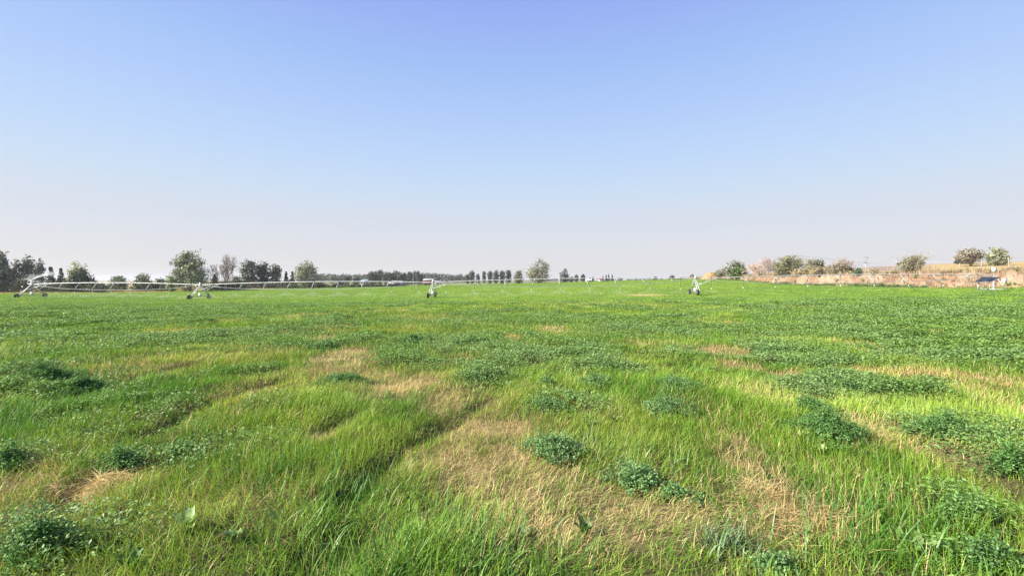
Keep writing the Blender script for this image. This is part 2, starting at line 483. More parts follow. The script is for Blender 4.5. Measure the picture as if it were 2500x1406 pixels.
def field_tint(x, y):
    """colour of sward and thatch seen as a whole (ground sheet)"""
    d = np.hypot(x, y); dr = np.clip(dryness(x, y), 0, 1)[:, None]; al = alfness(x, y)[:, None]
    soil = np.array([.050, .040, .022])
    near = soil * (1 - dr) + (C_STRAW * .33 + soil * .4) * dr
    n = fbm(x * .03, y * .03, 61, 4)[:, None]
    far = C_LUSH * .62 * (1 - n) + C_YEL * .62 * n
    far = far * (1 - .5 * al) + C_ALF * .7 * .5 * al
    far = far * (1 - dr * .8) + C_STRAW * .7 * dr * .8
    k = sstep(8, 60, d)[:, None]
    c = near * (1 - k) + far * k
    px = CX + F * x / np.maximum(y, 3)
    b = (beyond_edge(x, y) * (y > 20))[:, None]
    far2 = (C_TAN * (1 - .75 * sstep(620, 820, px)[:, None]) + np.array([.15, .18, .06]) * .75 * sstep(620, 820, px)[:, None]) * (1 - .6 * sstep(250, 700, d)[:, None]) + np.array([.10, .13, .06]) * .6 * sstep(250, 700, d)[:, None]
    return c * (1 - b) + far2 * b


def build_ground():
    rad = np.concatenate([np.geomspace(.6, 14, 190), np.geomspace(14.2, 260, 190), np.geomspace(265, 2500, 60)])
    th = np.concatenate([np.linspace(-62, 62, 640), np.linspace(63, 297, 60)]) * math.pi / 180
    nr, nt = len(rad), len(th)
    X = (rad[:, None] * np.sin(th)[None]).ravel(); Y = (rad[:, None] * np.cos(th)[None]).ravel()
    Z = ground(X, Y)
    V = np.concatenate([np.stack([X, Y, Z], 1), [[0, 0, gz(0, 0.1)]]])
    i = np.arange(nr - 1)[:, None] * nt; j = np.arange(nt)[None]; j2 = (j + 1) % nt
    Q = np.stack([i + j, i + nt + j, i + nt + j2, i + j2], -1).reshape(-1, 4)
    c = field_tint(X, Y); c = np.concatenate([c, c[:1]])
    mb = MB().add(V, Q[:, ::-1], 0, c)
    T = np.stack([np.full(nt, nr * nt), np.arange(nt), (np.arange(nt) + 1) % nt], 1)
    mb.f.append(T[:, ::-1].astype(np.int32)); mb.m.append(np.zeros(nt, np.int32))
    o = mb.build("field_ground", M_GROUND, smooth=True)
    tag(o, kind="structure")


build_ground()

# ------------------------------------------------------------------ grass (nobody could count the blades: one object)
def strips(root, yaw, L, W, lean, curl, col, nseg, tip=.12, twist=None, col_tip=None):
    """bent blades: nseg quads each"""
    n = len(root); k = nseg + 1
    t = np.linspace(0, 1, k)[None, :]
    ang = lean[:, None] + curl[:, None] * t                       # angle from vertical along the blade
    ds = (L / nseg)[:, None]
    h = np.concatenate([np.zeros((n, 1)), np.cumsum(np.sin(.5 * (ang[:, 1:] + ang[:, :-1])) * ds, 1)], 1)
    v = np.concatenate([np.zeros((n, 1)), np.cumsum(np.cos(.5 * (ang[:, 1:] + ang[:, :-1])) * ds, 1)], 1)
    dx, dy = np.cos(yaw)[:, None], np.sin(yaw)[:, None]
    C = np.stack([root[:, 0:1] + h * dx, root[:, 1:2] + h * dy, root[:, 2:3] + v], -1)
    tw = yaw + math.pi / 2 + (twist if twist is not None else 0)
    s = np.stack([np.cos(tw), np.sin(tw), np.zeros(n)], -1)[:, None, :]
    wt = (1 - (1 - tip) * t ** 1.6)[:, :, None] * (W / 2)[:, None, None]
    V = np.stack([C - s * wt, C + s * wt], 2).reshape(-1, 3)
    base = (np.arange(n) * 2 * k)[:, None, None]
    q = np.array([(2 * i, 2 * i + 1, 2 * i + 3, 2 * i + 2) for i in range(nseg)])[None]
    return V, (base + q).reshape(-1, 4), np.repeat(col, 2 * k, axis=0)


def sample_ground(n0, rng, dmin, dmax, d0, ex, margin=2.5):
    """positions in the view wedge with density constant up to d0, then falling as d^-ex"""
    g = np.geomspace(dmin, dmax, 4000); rho = np.where(g < d0, 1, (g / d0) ** -ex)
    w = rho * g; cdf = np.concatenate([[0], np.cumsum((w[1:] + w[:-1]) / 2 * np.diff(g))]); area = cdf[-1] * 2 * 1.75 * .92
    n = int(n0 * area)
    y = np.interp(rng.random(n) * cdf[-1], cdf, g)
    x = (rng.random(n) * 2 - 1) * (1.75 * y + margin)
    return x, y


def pick(c, u, table):
    out = np.zeros((len(u), 3)); lo = np.zeros(len(u))
    return out


def build_grass():
    rng = np.random.default_rng(11)
    x, y = sample_ground(5600, rng, 1.7, 300, 4.6, 1.72)
    d = np.hypot(x, y)
    dr = dryness(x, y); al = alfness(x, y); ta = np.clip(patch(x, y, TALL) + .3 * sstep(.5, .7, fbm(x * .8, y * .8, 71, 3)), 0, 1)
    ru = rut_amount(x, y)
    be = beyond_edge(x, y)
    keep = rng.random(len(x)) > np.clip(.72 * al * sstep(3, 6, d) + .25 * al + ru * 3.2, 0, .93)
    x, y, d, dr, al, ta, ru, be = [a[keep] for a in (x, y, d, dr, al, ta, ru, be)]
    n = len(x); u = rng.random(n)
    z = ground(x, y)
    lod = np.maximum(1, (d / 4.6) ** .80)
    L = (.070 + .065 * rng.random(n) + .085 * ta * (.6 + .8 * rng.random(n)) + .05 * sstep(.45, .75, fbm(x * 2.5, y * 2.5, 83, 2))) * (1 - .25 * np.clip(dr, 0, 1)) * (1 - 2.2 * np.clip(ru, 0, .3))
    L *= 1 + .15 * sstep(15, 80, d) + be * 1.6
    W = (.0027 + .0020 * rng.random(n) + .0022 * ta * rng.random(n)) * lod
    lean = np.abs(rng.normal(.30, .34, n)) + .35 * np.clip(dr, 0, 1) * rng.random(n)
    curl = rng.normal(.70, .60, n)
    flat = rng.random(n) < (.14 + .35 * np.clip(dr, 0, 1)); lean[flat] = 1.0 + .45 * rng.random(flat.sum()); curl[flat] = rng.normal(.1, .4, flat.sum())
    yaw = rng.random(n) * 2 * math.pi
    comb = fbm(x * .35, y * .35, 95, 2) * 8.0                     # neighbouring blades lie the same way
    m = rng.random(n) < .5; yaw[m] = comb[m] + rng.normal(0, .6, m.sum())
    # colour of each blade
    v = fbm(x * .9, y * .7, 51, 3); hue = np.clip(.5 + 2.4 * (v - .5) + rng.normal(0, .28, n), 0, 1)[:, None]
    col = np.where(hue < .5, C_DEEP + (C_LUSH - C_DEEP) * hue * 2, C_LUSH + (C_YEL - C_LUSH) * (hue - .5) * 2)
    isdry = rng.random(n) < np.clip(dr * 1.05, 0.04, .93)
    kk = rng.random((n, 1))
    dcol = np.where(kk < .14, C_BROWN, C_STRAW * (.75 + .45 * rng.random((n, 1))))
    dcol = np.where(kk > .8, .5 * dcol + .5 * C_YEL, dcol)
    col = np.where(isdry[:, None], dcol, col)
    pxb = CX + F * x / np.maximum(y, 3); bcol = np.where(rng.random((n, 1)) < (.3 + .6 * sstep(620, 820, pxb))[:, None], C_YEL * .8, C_TAN * (.7 + .6 * rng.random((n, 1))))
    col = np.where((rng.random(n) < be * .95)[:, None], bcol, col)
    col = col * (.82 + .36 * rng.random((n, 1)))
    root = np.stack([x, y, z - .004], 1)
    mb = MB()
    for lo, hi, ns in ((0, 5.5, 4), (5.5, 14, 3), (14, 40, 2), (40, 1e9, 1)):
        s = (d >= lo) & (d < hi)
        V, Q, Cc = strips(root[s], yaw[s], L[s], W[s], lean[s], curl[s], col[s], ns, .12 if ns > 1 else .25, rng.normal(0, .5, s.sum()))
        mb.add(V, Q, 0, Cc)
    # coarse long blades and a blue green tuft
    for (px, py, nb, sp, Lm, c) in [(1775, 1345, 150, .09, .24, (.17, .25, .12)), (960, 1380, 420, .42, .34, (.13, .26, .035)), (1130, 1340, 300, .3, .34, (.13, .25, .05)),
                                    (860, 1200, 160, .18, .3, (.11, .24, .05)), (640, 1150, 420, .4, .3, (.07, .19, .03)), (2080, 1330, 320, .4, .33, (.10, .22, .05)), (770, 1290, 180, .25, .33, (.13, .25, .05)),
                                    (1640, 1170, 30, .2, .25, (.14, .25, .09)), (1400, 1110, 90, .22, .25, (.12, .2, .08)), (1500, 1120, 60, .2, .22, (.17, .27, .09)), (1200, 1390, 200, .3, .33, (.06, .14, .03)), (1560, 1120, 110, .17, .24, (.18, .27, .08))]:
        cx, cy = hit(px, py)
        xx = rng.normal(cx, sp, nb); yy = rng.normal(cy, sp * .7, nb); yy = np.maximum(yy, 1.6)
        rt = np.stack([xx, yy, ground(xx, yy) - .004], 1)
        V, Q, Cc = strips(rt, rng.random(nb) * 6.283, Lm * .66 * (.6 + .7 * rng.random(nb)), (.006 + .005 * rng.random(nb)), np.abs(rng.normal(.25, .2, nb)), np.abs(rng.normal(.9, .5, nb)), np.array(c) * (.7 + .6 * rng.random((nb, 1))), 5, .08, rng.normal(0, .5, nb))
        mb.add(V, Q, 0, Cc)
    o = mb.build("grass", M_GRASS)
    tag(o, "short green and straw coloured pasture grass covering the whole field", "grass", kind="stuff")


build_grass()


def leaflets(P, size, rng, col, up=.55, asp=.52):
    """folded pointed leaflets: two quads each sharing the midrib"""
    n = len(P)
    nrm = rng.normal(0, 1, (n, 3)); nrm[:, 2] = np.abs(nrm[:, 2]) + up * 1.6; nrm /= np.linalg.norm(nrm, axis=1, keepdims=True)
    a = rng.normal(0, 1, (n, 3)); a -= nrm * (a * nrm).sum(1, keepdims=True); a /= np.linalg.norm(a, axis=1, keepdims=True)
    b = np.cross(nrm, a); s = np.asarray(size)[:, None]
    tip = P + a * s; l = P + a * s * .55 + b * s * asp * .5 + nrm * s * .1; r = P + a * s * .55 - b * s * asp * .5 + nrm * s * .1
    V = np.stack([P, r, tip, l], 1).reshape(-1, 3)
    base = (np.arange(n) * 4)[:, None, None]
    return V, (base + np.array([[(0, 1, 2), (0, 2, 3)]])).reshape(-1, 3), np.repeat(col, 4, axis=0)


def build_alfalfa_cover():
    rng = np.random.default_rng(23)
    x, y = sample_ground(3300, rng, 1.8, 260, 4.2, 1.38)
    al = alfness(x, y); keep = (rng.random(len(x)) < al * (1 - .55 * sstep(7, 4, y))) & (beyond_edge(x, y) < .4)
    x, y, al = x[keep], y[keep], al[keep]; n = len(x); d = np.hypot(x, y)
    lod = np.minimum(np.maximum(1, (d / 4.2) ** .62), 3.8)
    # three leaflets per site, stacked through the height of the stand
    P = []; S = []; Cc = []
    hgt = (.06 + .13 * al * (.5 + fbm(x * 1.4, y * 1.4, 33, 3))) * (1 + .3 * sstep(12, 60, d))
    z = ground(x, y)
    for k in range(3):
        h = hgt * (.45 + .6 * rng.random(n))
        P.append(np.stack([x + rng.normal(0, .012, n) * lod, y + rng.normal(0, .012, n) * lod, z + h], 1))
        S.append((.020 + .014 * rng.random(n)) * lod)
        t = np.clip(fbm(x * .7, y * .7, 37, 3) * 1.6 - .35 + rng.normal(0, .15, n), 0, 1)[:, None]
        Cc.append((C_ALF * (1 - t) + C_ALFB * t) * (.75 + .5 * rng.random((n, 1))))
    P = np.concatenate(P); S = np.concatenate(S); Cc = np.concatenate(Cc)
    V, T, C2 = leaflets(P, S, rng, Cc, 1.0)
    mb = MB().add(V, T, 0, C2)
    o = mb.build("alfalfa_cover", M_ALF)
    tag(o, "low spreading blue green alfalfa mixed into the pasture grass", "alfalfa", kind="stuff")


build_alfalfa_cover()


def alfalfa_clump(px, py, wpx, hpx, label, col=0.5, hgt=.2, seed=0):
    rng = np.random.default_rng(100 + seed)
    x0, y0 = hit(px, py + hpx * .2)
    rx = wpx / 2 * y0 / F; _, ya = hit(px, py + hpx * .5); _, yb = hit(px, max(py - hpx * .5, HY + 20)); ry = min(max((yb - ya) / 2 * .75, rx * .5), rx * 1.1)
    z0 = gz(x0, y0)
    root = empty("alfalfa_plant", (x0, y0, z0))
    tag(root, label, "alfalfa plant", "alfalfa clumps standing in the grass")
    lod = max(1.0, y0 / 6.0)
    ns = int(np.clip(330 * rx * ry / .09 / lod ** 1.2, 90, 1500))
    ang = rng.random(ns) * 6.283; rr = np.minimum(np.abs(rng.normal(0, .60, ns)), .98) * (.55 + .85 * vnoise(np.cos(ang) * 2.0 + 5, np.sin(ang) * 2.0 + 5, seed)); far_ = rng.random(ns) < .13; rr[far_] *= 1.25
    bx, by = np.cos(ang) * rr * rx * .85, np.sin(ang) * rr * ry * .85
    H = hgt * .72 * np.clip(1 - .42 * rr ** 2, .25, 1) * (.30 + .55 * vnoise(bx / rx * 3 + 7, by / ry * 3 + 3, seed + 9) + .5 * rng.random(ns)) * np.where(rng.random(ns) < .2, 1.45, 1)
    tx, ty = bx * (1.12 + .1 * rng.random(ns)) + rng.normal(0, .02, ns), by * (1.12 + .1 * rng.random(ns)) + rng.normal(0, .02, ns)
    bz = ground(x0 + bx, y0 + by) - z0
    P0 = np.stack([bx * .85, by * .85, bz - .005], 1); P1 = np.stack([tx, ty, bz + H], 1)
    st = MB().segs(P0, P1, np.full(ns, .0016 * lod), np.full(ns, .0009 * lod), 3, 0, (.10, .19, .06))
    st.build("stem", M_ALF, root)
    t = np.concatenate([rng.random(ns) ** .6 * .75 + .27 for _ in range(7)])
    idx = np.tile(np.arange(ns), 7)
    C = P0[idx] + (P1[idx] - P0[idx]) * t[:, None] + rng.normal(0, .012 * lod ** .5, (len(idx), 3))
    P = np.repeat(C, 3, axis=0) + rng.normal(0, .004, (len(idx) * 3, 3))
    k = np.clip(col + rng.normal(0, .2, (len(P), 1)), 0, 1)
    cc = (np.array([.090, .215, .042]) * (1 - k) + np.array([.175, .300, .108]) * k) * (.75 + .5 * rng.random((len(P), 1)))
    V, T, C2 = leaflets(P, (.014 + .013 * rng.random(len(P))) * lod ** .8, rng, cc, .5)
    MB().add(V, T, 0, C2).build("leaves", M_ALF, root)


CLUMPS = [
    (1350, 1100, 150, 95, "pale blue green alfalfa clump ringed by dry straw, nearest the middle of the field", .85, .20),
    (1550, 1170, 140, 110, "ragged blue green alfalfa clump with upright grass blades sticking out of its far side", .75, .17),
    (1650, 1210, 120, 45, "thin low alfalfa sprawl beside the ragged clump with upright grass blades", .65, .10),
    (1620, 1000, 125, 70, "rounded blue green alfalfa clump in bright grass, below another rounded clump", .8, .2),
    (1650, 943, 115, 50, "rounded alfalfa clump in bright grass directly behind a near identical rounded clump", .7, .18),
    (1455, 932, 92, 52, "compact rounded alfalfa clump with a long flat clump just behind it", .7, .2),
    (1490, 903, 95, 24, "long flat alfalfa clump just behind a compact rounded clump", .6, .14),
    (1338, 935, 56, 40, "small alfalfa clump beside bright grass, smallest in the middle of the field", .65, .16),
    (1340, 990, 110, 45, "loose alfalfa clump growing just above patchy yellow broadleaf weeds", .65, .13),
    (1425, 862, 110, 28, "wide low alfalfa clump far out on the middle of the field", .55, .16),
    (2030, 1050, 170, 80, "big dark alfalfa mound with a pale yellow weed at its near foot", .25, .26),
    (1985, 995, 100, 45, "dark alfalfa clump joined to the back of the big dark mound", .3, .18),
    (2320, 1050, 170, 75, "broad dark alfalfa clump across a flattened straw strip from the big mound", .35, .2),
    (2480, 1140, 110, 95, "tall dark alfalfa clump cut by the picture's right border", .15, .3),
    (2370, 1275, 170, 75, "alfalfa clump with large oval leaves in long grass near the right bottom corner", .45, .2),
    (2420, 1385, 170, 50, "alfalfa clump with large leaves in the right bottom corner itself", .4, .18),
    (1875, 862, 80, 26, "dark alfalfa clump at the end of a bare straw patch", .4, .2),
    (1985, 890, 130, 28, "long dark alfalfa clump between two bare straw patches", .35, .18),
    (2080, 945, 110, 36, "dark alfalfa clump just below a bare patch of brown straw", .35, .2),
    (2190, 950, 120, 36, "spreading alfalfa clump next to a dark one, under the dry yellow strip", .4, .18),
    (832, 932, 150, 36, "long dark alfalfa mound lying along the edge of the tan strip", .3, .2),
    (790, 846, 75, 20, "small dark alfalfa mound in front of the first tan patch", .35, .2),
    (1010, 832, 80, 30, "alfalfa clump on open green field, farther out than the tan strip", .5, .2),
    (1150, 835, 80, 34, "bushy alfalfa clump out on the field behind the middle straw", .5, .22),
    (1160, 920, 70, 32, "alfalfa clump in green grass beside the pale strip's far end", .5, .18),
    (200, 945, 120, 60, "tall dark alfalfa mound casting a deep shadow on a rut", .15, .3),
    (95, 925, 150, 60, "wide dark alfalfa bank merging behind the mound that shades a rut", .2, .24),
    (15, 1140, 90, 55, "very dark alfalfa clump cut by the picture's left border", .1, .22),
    (285, 1140, 130, 52, "leafy green alfalfa clump beside a heap of brown dead grass", .25, .2),
    (430, 1105, 120, 40, "thin alfalfa clump mixed with grass next to a leafier clump", .3, .15),
    (80, 1345, 230, 130, "largest leafy alfalfa clump, with broad shiny leaves, in the left bottom corner", .2, .26),
    (1900, 1390, 130, 30, "sparse grey green alfalfa at the bottom border below the hay", .7, .12)]
for i, (px, py, w, h, lab, c, hg) in enumerate(CLUMPS):
    alfalfa_clump(px, py, w, h, lab, c, hg, i)


def weed(px, py, n, Lm, label, col, spread=.9, seed=0, wid=.055):
    rng = np.random.default_rng(300 + seed)
    x0, y0 = hit(px, py); z0 = gz(x0, y0)
    root = empty("broadleaf_weed", (x0, y0, z0)); tag(root, label, "weed", "broad leaved weeds in the grass")
    for i in range(n):
        L = Lm * .78 * (.65 + .5 * rng.random()); W = .75 * wid * (.7 + .5 * rng.random()); k = 9
        yaw = i * 2.4 + rng.normal(0, .3); lean = spread * (.5 + .6 * rng.random()); t = np.linspace(0, 1, k)
        ang = lean * .5 + (lean * .9) * t
        h = np.concatenate([[0], np.cumsum(np.sin(ang[1:]) * L / (k - 1))]); v = np.concatenate([[0], np.cumsum(np.cos(ang[1:]) * L / (k - 1))])
        c = np.stack([h * math.cos(yaw), h * math.sin(yaw), v], 1)
        s = np.array([-math.sin(yaw), math.cos(yaw), 0])
        w = W * (np.sin(math.pi * np.clip(t, .03, .97)) ** .8) * (1 + .22 * np.sin(t * 22 + i))
        rip = .012 * np.sin(t * 15 + i * 2)
        up = np.array([0, 0, 1.0])
        V = np.stack([c - s * w[:, None] * .5 + up * (w * .25 + rip)[:, None], c, c + s * w[:, None] * .5 + up * (w * .25 - rip)[:, None]], 1).reshape(-1, 3)
        Q = []
        for j in range(k - 1):
            for e in (0, 1): Q.append((j * 3 + e, j * 3 + e + 1, j * 3 + 4 + e, j * 3 + 3 + e))
        MB().add(V, Q, 0, np.array(col) * (.8 + .4 * rng.random())).build("leaf", M_ALF, root, smooth=True)


WEEDS = [
    (445, 1312, 7, .20, "pale ruffled weed leaf rosette standing over a dark hollow", (.19, .28, .10), .8, .07),
    (310, 1400, 7, .19, "dark glossy broad leaved weed at the bottom border by the big alfalfa", (.07, .17, .03), .7, .07),
    (560, 1330, 6, .15, "small pale weed among long blades of grass", (.17, .27, .10), .8, .05),
    (1955, 1085, 6, .20, "pale yellow weed at the foot of the big dark mound", (.28, .33, .08), .5, .05),
    (1440, 1050, 8, .17, "dull green dandelion like weed between two alfalfa clumps", (.13, .21, .05), 1.0, .045),
    (1500, 1040, 7, .16, "yellow green dandelion like weed with a dead brown leaf beside it", (.19, .26, .06), 1.0, .045),
    (1880, 1195, 6, .17, "upright pale green weed beside the short tan strip", (.18, .30, .09), .5, .05),
    (2130, 1300, 6, .18, "bright yellow green weed leaf in deep green long grass", (.20, .31, .05), .9, .06),
    (2255, 1370, 7, .19, "wrinkled pale green weed at the bottom border", (.20, .30, .09), .9, .07),
    (2210, 1350, 5, .17, "smooth upright weed just beside the wrinkled one", (.15, .28, .06), .4, .06),
    (1275, 1310, 7, .13, "feathery pale weed rooted in the straw", (.17, .25, .11), .9, .05),
    (1430, 1310, 6, .16, "dark weed with reddish neighbour leaves in the dead grass", (.09, .16, .04), .7, .055),
    (2010, 1110, 5, .17, "tattered pale weed leaning in the grass, near the mound", (.21, .29, .08), .7, .05)]
for i, (px, py, n, L, lab, c, sp, w) in enumerate(WEEDS): weed(px, py, n, L, lab, c, sp, i, w)


def hay(px, py, rx, ry, n, label, seed):
    rng = np.random.default_rng(400 + seed)
    x0, y0 = hit(px, py); z0 = gz(x0, y0)
    xx = rng.normal(0, rx, n); yy = rng.normal(0, ry, n)
    q = np.exp(-(xx / rx) ** 2 / 2 - (yy / ry) ** 2 / 2)
    rt = np.stack([xx, yy, ground(x0 + xx, y0 + yy) - z0 + .055 * q * rng.random(n) + .01], 1)
    c = np.where(rng.random((n, 1)) < .2, C_BROWN, C_STRAW * 1.1) * (.7 + .5 * rng.random((n, 1)))
    V, Q, Cc = strips(rt, rng.normal(.1, 1.0, n) + math.pi * (rng.random(n) < .4), .12 + .15 * rng.random(n), .003 + .003 * rng.random(n), 1.05 + .5 * rng.random(n), rng.normal(.5, .3, n), c, 4, .2, rng.normal(0, .6, n))
    o = MB().add(V, Q, 0, Cc).build("hay_tuft", M_GRASS, loc=(x0, y0, z0))
    tag(o, label, "hay", "heaps of dead straw")


hay(1955, 1285, .15, .10, 520, "heap of long pale dead straw arching over beside deep green grass", 1)
hay(240, 1180, .15, .10, 330, "heap of brown dead grass beside a leafy alfalfa clump", 2)
hay(1880, 1225, .12, .1, 350, "small wisp of grey straw by an upright weed", 3)

# ------------------------------------------------------------------ the bank, the stubble field above it, the dirt mound
TOE = [(3500, 62, .35), (2900, 72, .25), (2650, 79, .2), (2500, 86, .15), (2300, 95, -.3), (2100, 105, -.05), (1900, 125, .15), (1800, 150, 1.3), (1730, 172, 1.8), (1690, 195, 2.0)]
CRE = [4.0, 3.9, 3.7, 3.55, 3.3, 3.1, 2.95, 2.7, 2.45, 2.2]              # crest height above the camera's datum
BACK = [7.4, 7.0, 6.6, 6.3, 5.5, 5.0, 3.6, 3.2, 2.6, 2.3]
NT = 820
_s = np.linspace(0, 1, len(TOE)); _t = np.linspace(0, 1, NT)


def smooth_interp(vals):
    v = np.interp(_t, _s, vals); k = np.ones(31) / 31
    return np.convolve(np.pad(v, 15, mode='edge'), k, 'valid')


TX = smooth_interp([at(p, Y)[0] for p, Y, z in TOE]); TY = smooth_interp([Y for p, Y, z in TOE]); TZ = smooth_interp([z for p, Y, z in TOE])
CZ = smooth_interp(CRE); BZ = smooth_interp(BACK)
DXY = np.stack([TX, TY], 1) / np.hypot(TX, TY)[:, None] * .45 + np.array([[.05, .6]]); DXY /= np.linalg.norm(DXY, axis=1, keepdims=True)


def build_bank():
    nv = 64; v = np.linspace(0, 1, nv)
    wid = 6.5
    D = -1.2 + v * (wid + 1.2)
    X = TX[:, None] + DXY[:, 0:1] * D; Y = TY[:, None] + DXY[:, 1:2] * D
    prof = sstep(0, 1, np.clip(D / 5.2, 0, 1)) ** .85
    Z = TZ[:, None] + (CZ - TZ)[:, None] * prof[None]
    bumpy = sstep(-.4, .8, D) * sstep(wid + .2, 4.2, D)
    nz = fbm(X * .55, Y * .55 + Z * .5, 201, 4) - .5; cl = fbm(X * 1.9, Y * 1.9 + Z, 207, 3) - .5
    er = np.abs(fbm(X * .8, Y * .25, 211, 3) - .5)
    hf = fbm(X * 1.5, Y * 2.2 + Z, 217, 2) - .5
    Z = Z + (nz * 1.5 + cl * 1.0 + hf * 1.1 - er * 1.5 + .1) * bumpy * np.minimum(1, (CZ - TZ)[:, None] / 2.5)
    Z[:, 0] = TZ - .9
    Z = np.maximum(Z, TZ[:, None] - .9)
    red = np.array([.20, .130, .085]); pale = np.array([.275, .210, .150]); straw = np.array([.32, .235, .115]); green = np.array([.12, .16, .05])
    n2 = fbm(X * .35, Y * .35 + 3, 221, 3)[..., None]; n3 = fbm(X * 1.3, Y * 1.3, 223, 3)[..., None]
    c = red * (1 - sstep(.35, .62, n2)) + pale * sstep(.35, .62, n2)
    c = c * (1 - .5 * sstep(.55, .7, n3)) + np.array([.30, .17, .10]) * .5 * sstep(.55, .7, n3)
    px = CX + F * X / Y
    toe = (sstep(1.6, .3, D)[None] * np.ones_like(X))[..., None]
    tcol = np.where((px > 2260)[..., None], straw, green * .8 + straw * .2)
    c = c * (1 - toe * .8) + tcol * toe * .8
    crest = (sstep(4.2, 5.6, D + (n3[..., 0] - .5) * 2))[..., None]
    c = c * (1 - .7 * crest) + straw * .8 * .7 * crest
    V = np.stack([X, Y, Z], -1).reshape(-1, 3)
    i = np.arange(NT - 1)[:, None] * nv; j = np.arange(nv - 1)[None]
    Q = np.stack([i + j, i + j + 1, i + nv + j + 1, i + nv + j], -1).reshape(-1, 4)
    o = MB().add(V, Q, 0, c.reshape(-1, 3)).build("earth_bank", M_BANK, smooth=True)
    tag(o, kind="structure")
    # plateau behind the crest
    nv = 40; D = np.concatenate([np.linspace(wid - .35, wid + 72, nv - 1), [wid + 90]])
    X = TX[:, None] + DXY[:, 0:1] * D; Y = TY[:, None] + DXY[:, 1:2] * D
    k = np.clip((D - wid) / 70, 0, 1) ** .85
    Z = CZ[:, None] - .12 + (BZ - CZ)[:, None] * k[None] + (fbm(X * .12, Y * .12, 231, 3) - .5) * .5 * sstep(wid, wid + 6, D) + .12 * sstep(wid, wid + 3, D)
    Z[:, -1] = 0
    gold = np.array([.36, .265, .115]); pink = np.array([.25, .18, .14])
    px = CX + F * X / Y; g = sstep(2190, 2290, px + (fbm(X * .1, Y * .1, 233, 3) - .5) * 60)[..., None]
    c = pink * (1 - g) + gold * g
    V = np.stack([X, Y, Z], -1).reshape(-1, 3)
    i = np.arange(NT - 1)[:, None] * nv; j = np.arange(nv - 1)[None]
    Q = np.stack([i + j, i + j + 1, i + nv + j + 1, i + nv + j], -1).reshape(-1, 4)
    o = MB().add(V, Q, 0, c.reshape(-1, 3)).build("stubble_field", M_BANK, smooth=True)
    tag(o, kind="structure")


build_bank()


def bank_top(px, back=0.0):
    """point on the bank: back = metres behind the toe line, on the surface profile"""
    pxs = CX + F * TX / TY
    i = int(np.argmin(np.abs(pxs - px)))
    # walk outwards keeping the sight line
    best = None
    for k in range(max(0, i - 150), min(NT, i + 150)):
        x = TX[k] + DXY[k, 0] * back; y = TY[k] + DXY[k, 1] * back
        e = abs(CX + F * x / y - px)
        if best is None or e < best[0]: best = (e, x, y, k)
    _, x, y, k = best
    if back < 6.5: z = TZ[k] + (CZ[k] - TZ[k]) * float(sstep(0, 1, min(max(back / 5.2, 0), 1))) ** .85
    else: z = CZ[k] - .1 + (BZ[k] - CZ[k]) * min((back - 6.5) / 70, 1) ** .85
    return x, y, z


def build_mound():
    x0, y0 = at(1742, 168); n, m = 90, 60
    u = np.linspace(-1, 1, n)[:, None]; w = np.linspace(-1, 1, m)[None]
    X = x0 + u * 6.0 + 0 * w; Y = y0 + w * 4 + 0 * u
    top = np.where(u < -.25, sstep(-1, -.25, u), 1 - .25 * sstep(-.25, .8, u)) * sstep(1.0, .8, u)
    Z = .9 + 3.6 * top * sstep(1, .25, np.abs(w)) + (fbm(X * .8, Y * .8, 251, 4) - .5) * .9
    c = np.array([.31, .20, .10]) * (1 + (fbm(X, Y, 253, 3)[..., None] - .5) * .8)
    i = np.arange(n - 1)[:, None] * m; j = np.arange(m - 1)[None]
    Q = np.stack([i + j, i + m + j, i + m + j + 1, i + j + 1], -1).reshape(-1, 4)
    o = MB().add(np.stack([X, Y, Z], -1).reshape(-1, 3), Q, 0, c.reshape(-1, 3)).build("dirt_mound", M_BANK, smooth=True)
    tag(o, kind="structure")


build_mound()


def build_bank_weeds():
    rng = np.random.default_rng(61); mb = MB()
    for _ in range(1750):
        k = int(rng.integers(5, NT - 5)); D = rng.choice([rng.uniform(-.8, 1.2), rng.uniform(4.0, 8.0), rng.uniform(0, 6)], p=[.42, .46, .12])
        x = TX[k] + DXY[k, 0] * D; y = TY[k] + DXY[k, 1] * D; px = CX + F * x / y
        if D < 6.5: z = TZ[k] + (CZ[k] - TZ[k]) * float(sstep(0, 1, min(max(D / 5.2, 0), 1))) ** .85
        else: z = CZ[k]
        nb = 46; h = rng.uniform(.25, .7) * (1.3 if D > 4 else 1)
        rt = np.stack([x + rng.normal(0, .28, nb), y + rng.normal(0, .28, nb), np.full(nb, z - .12)], 1)
        g = rng.random()
        c = np.array([.46, .37, .23]) if g < .6 else (np.array([.36, .26, .17]) if g < .8 else np.array([.15, .21, .07]))
        if D < 1.2 and px < 2260: c = np.array([.09, .17, .05]) if g < .75 else c
        V, Q, Cc = strips(rt, rng.random(nb) * 6.28, h * (.5 + rng.random(nb)), .03 + .04 * rng.random(nb), np.abs(rng.normal(.3, .3, nb)), rng.normal(.4, .4, nb), c * (.7 + .6 * rng.random((nb, 1))), 2, .3)
        mb.add(V, Q, 0, Cc)
    o = mb.build("dry_weeds", M_GRASS); tag(o, "dry straw coloured weeds tufted over the earth bank", "weeds", kind="stuff")


build_bank_weeds()

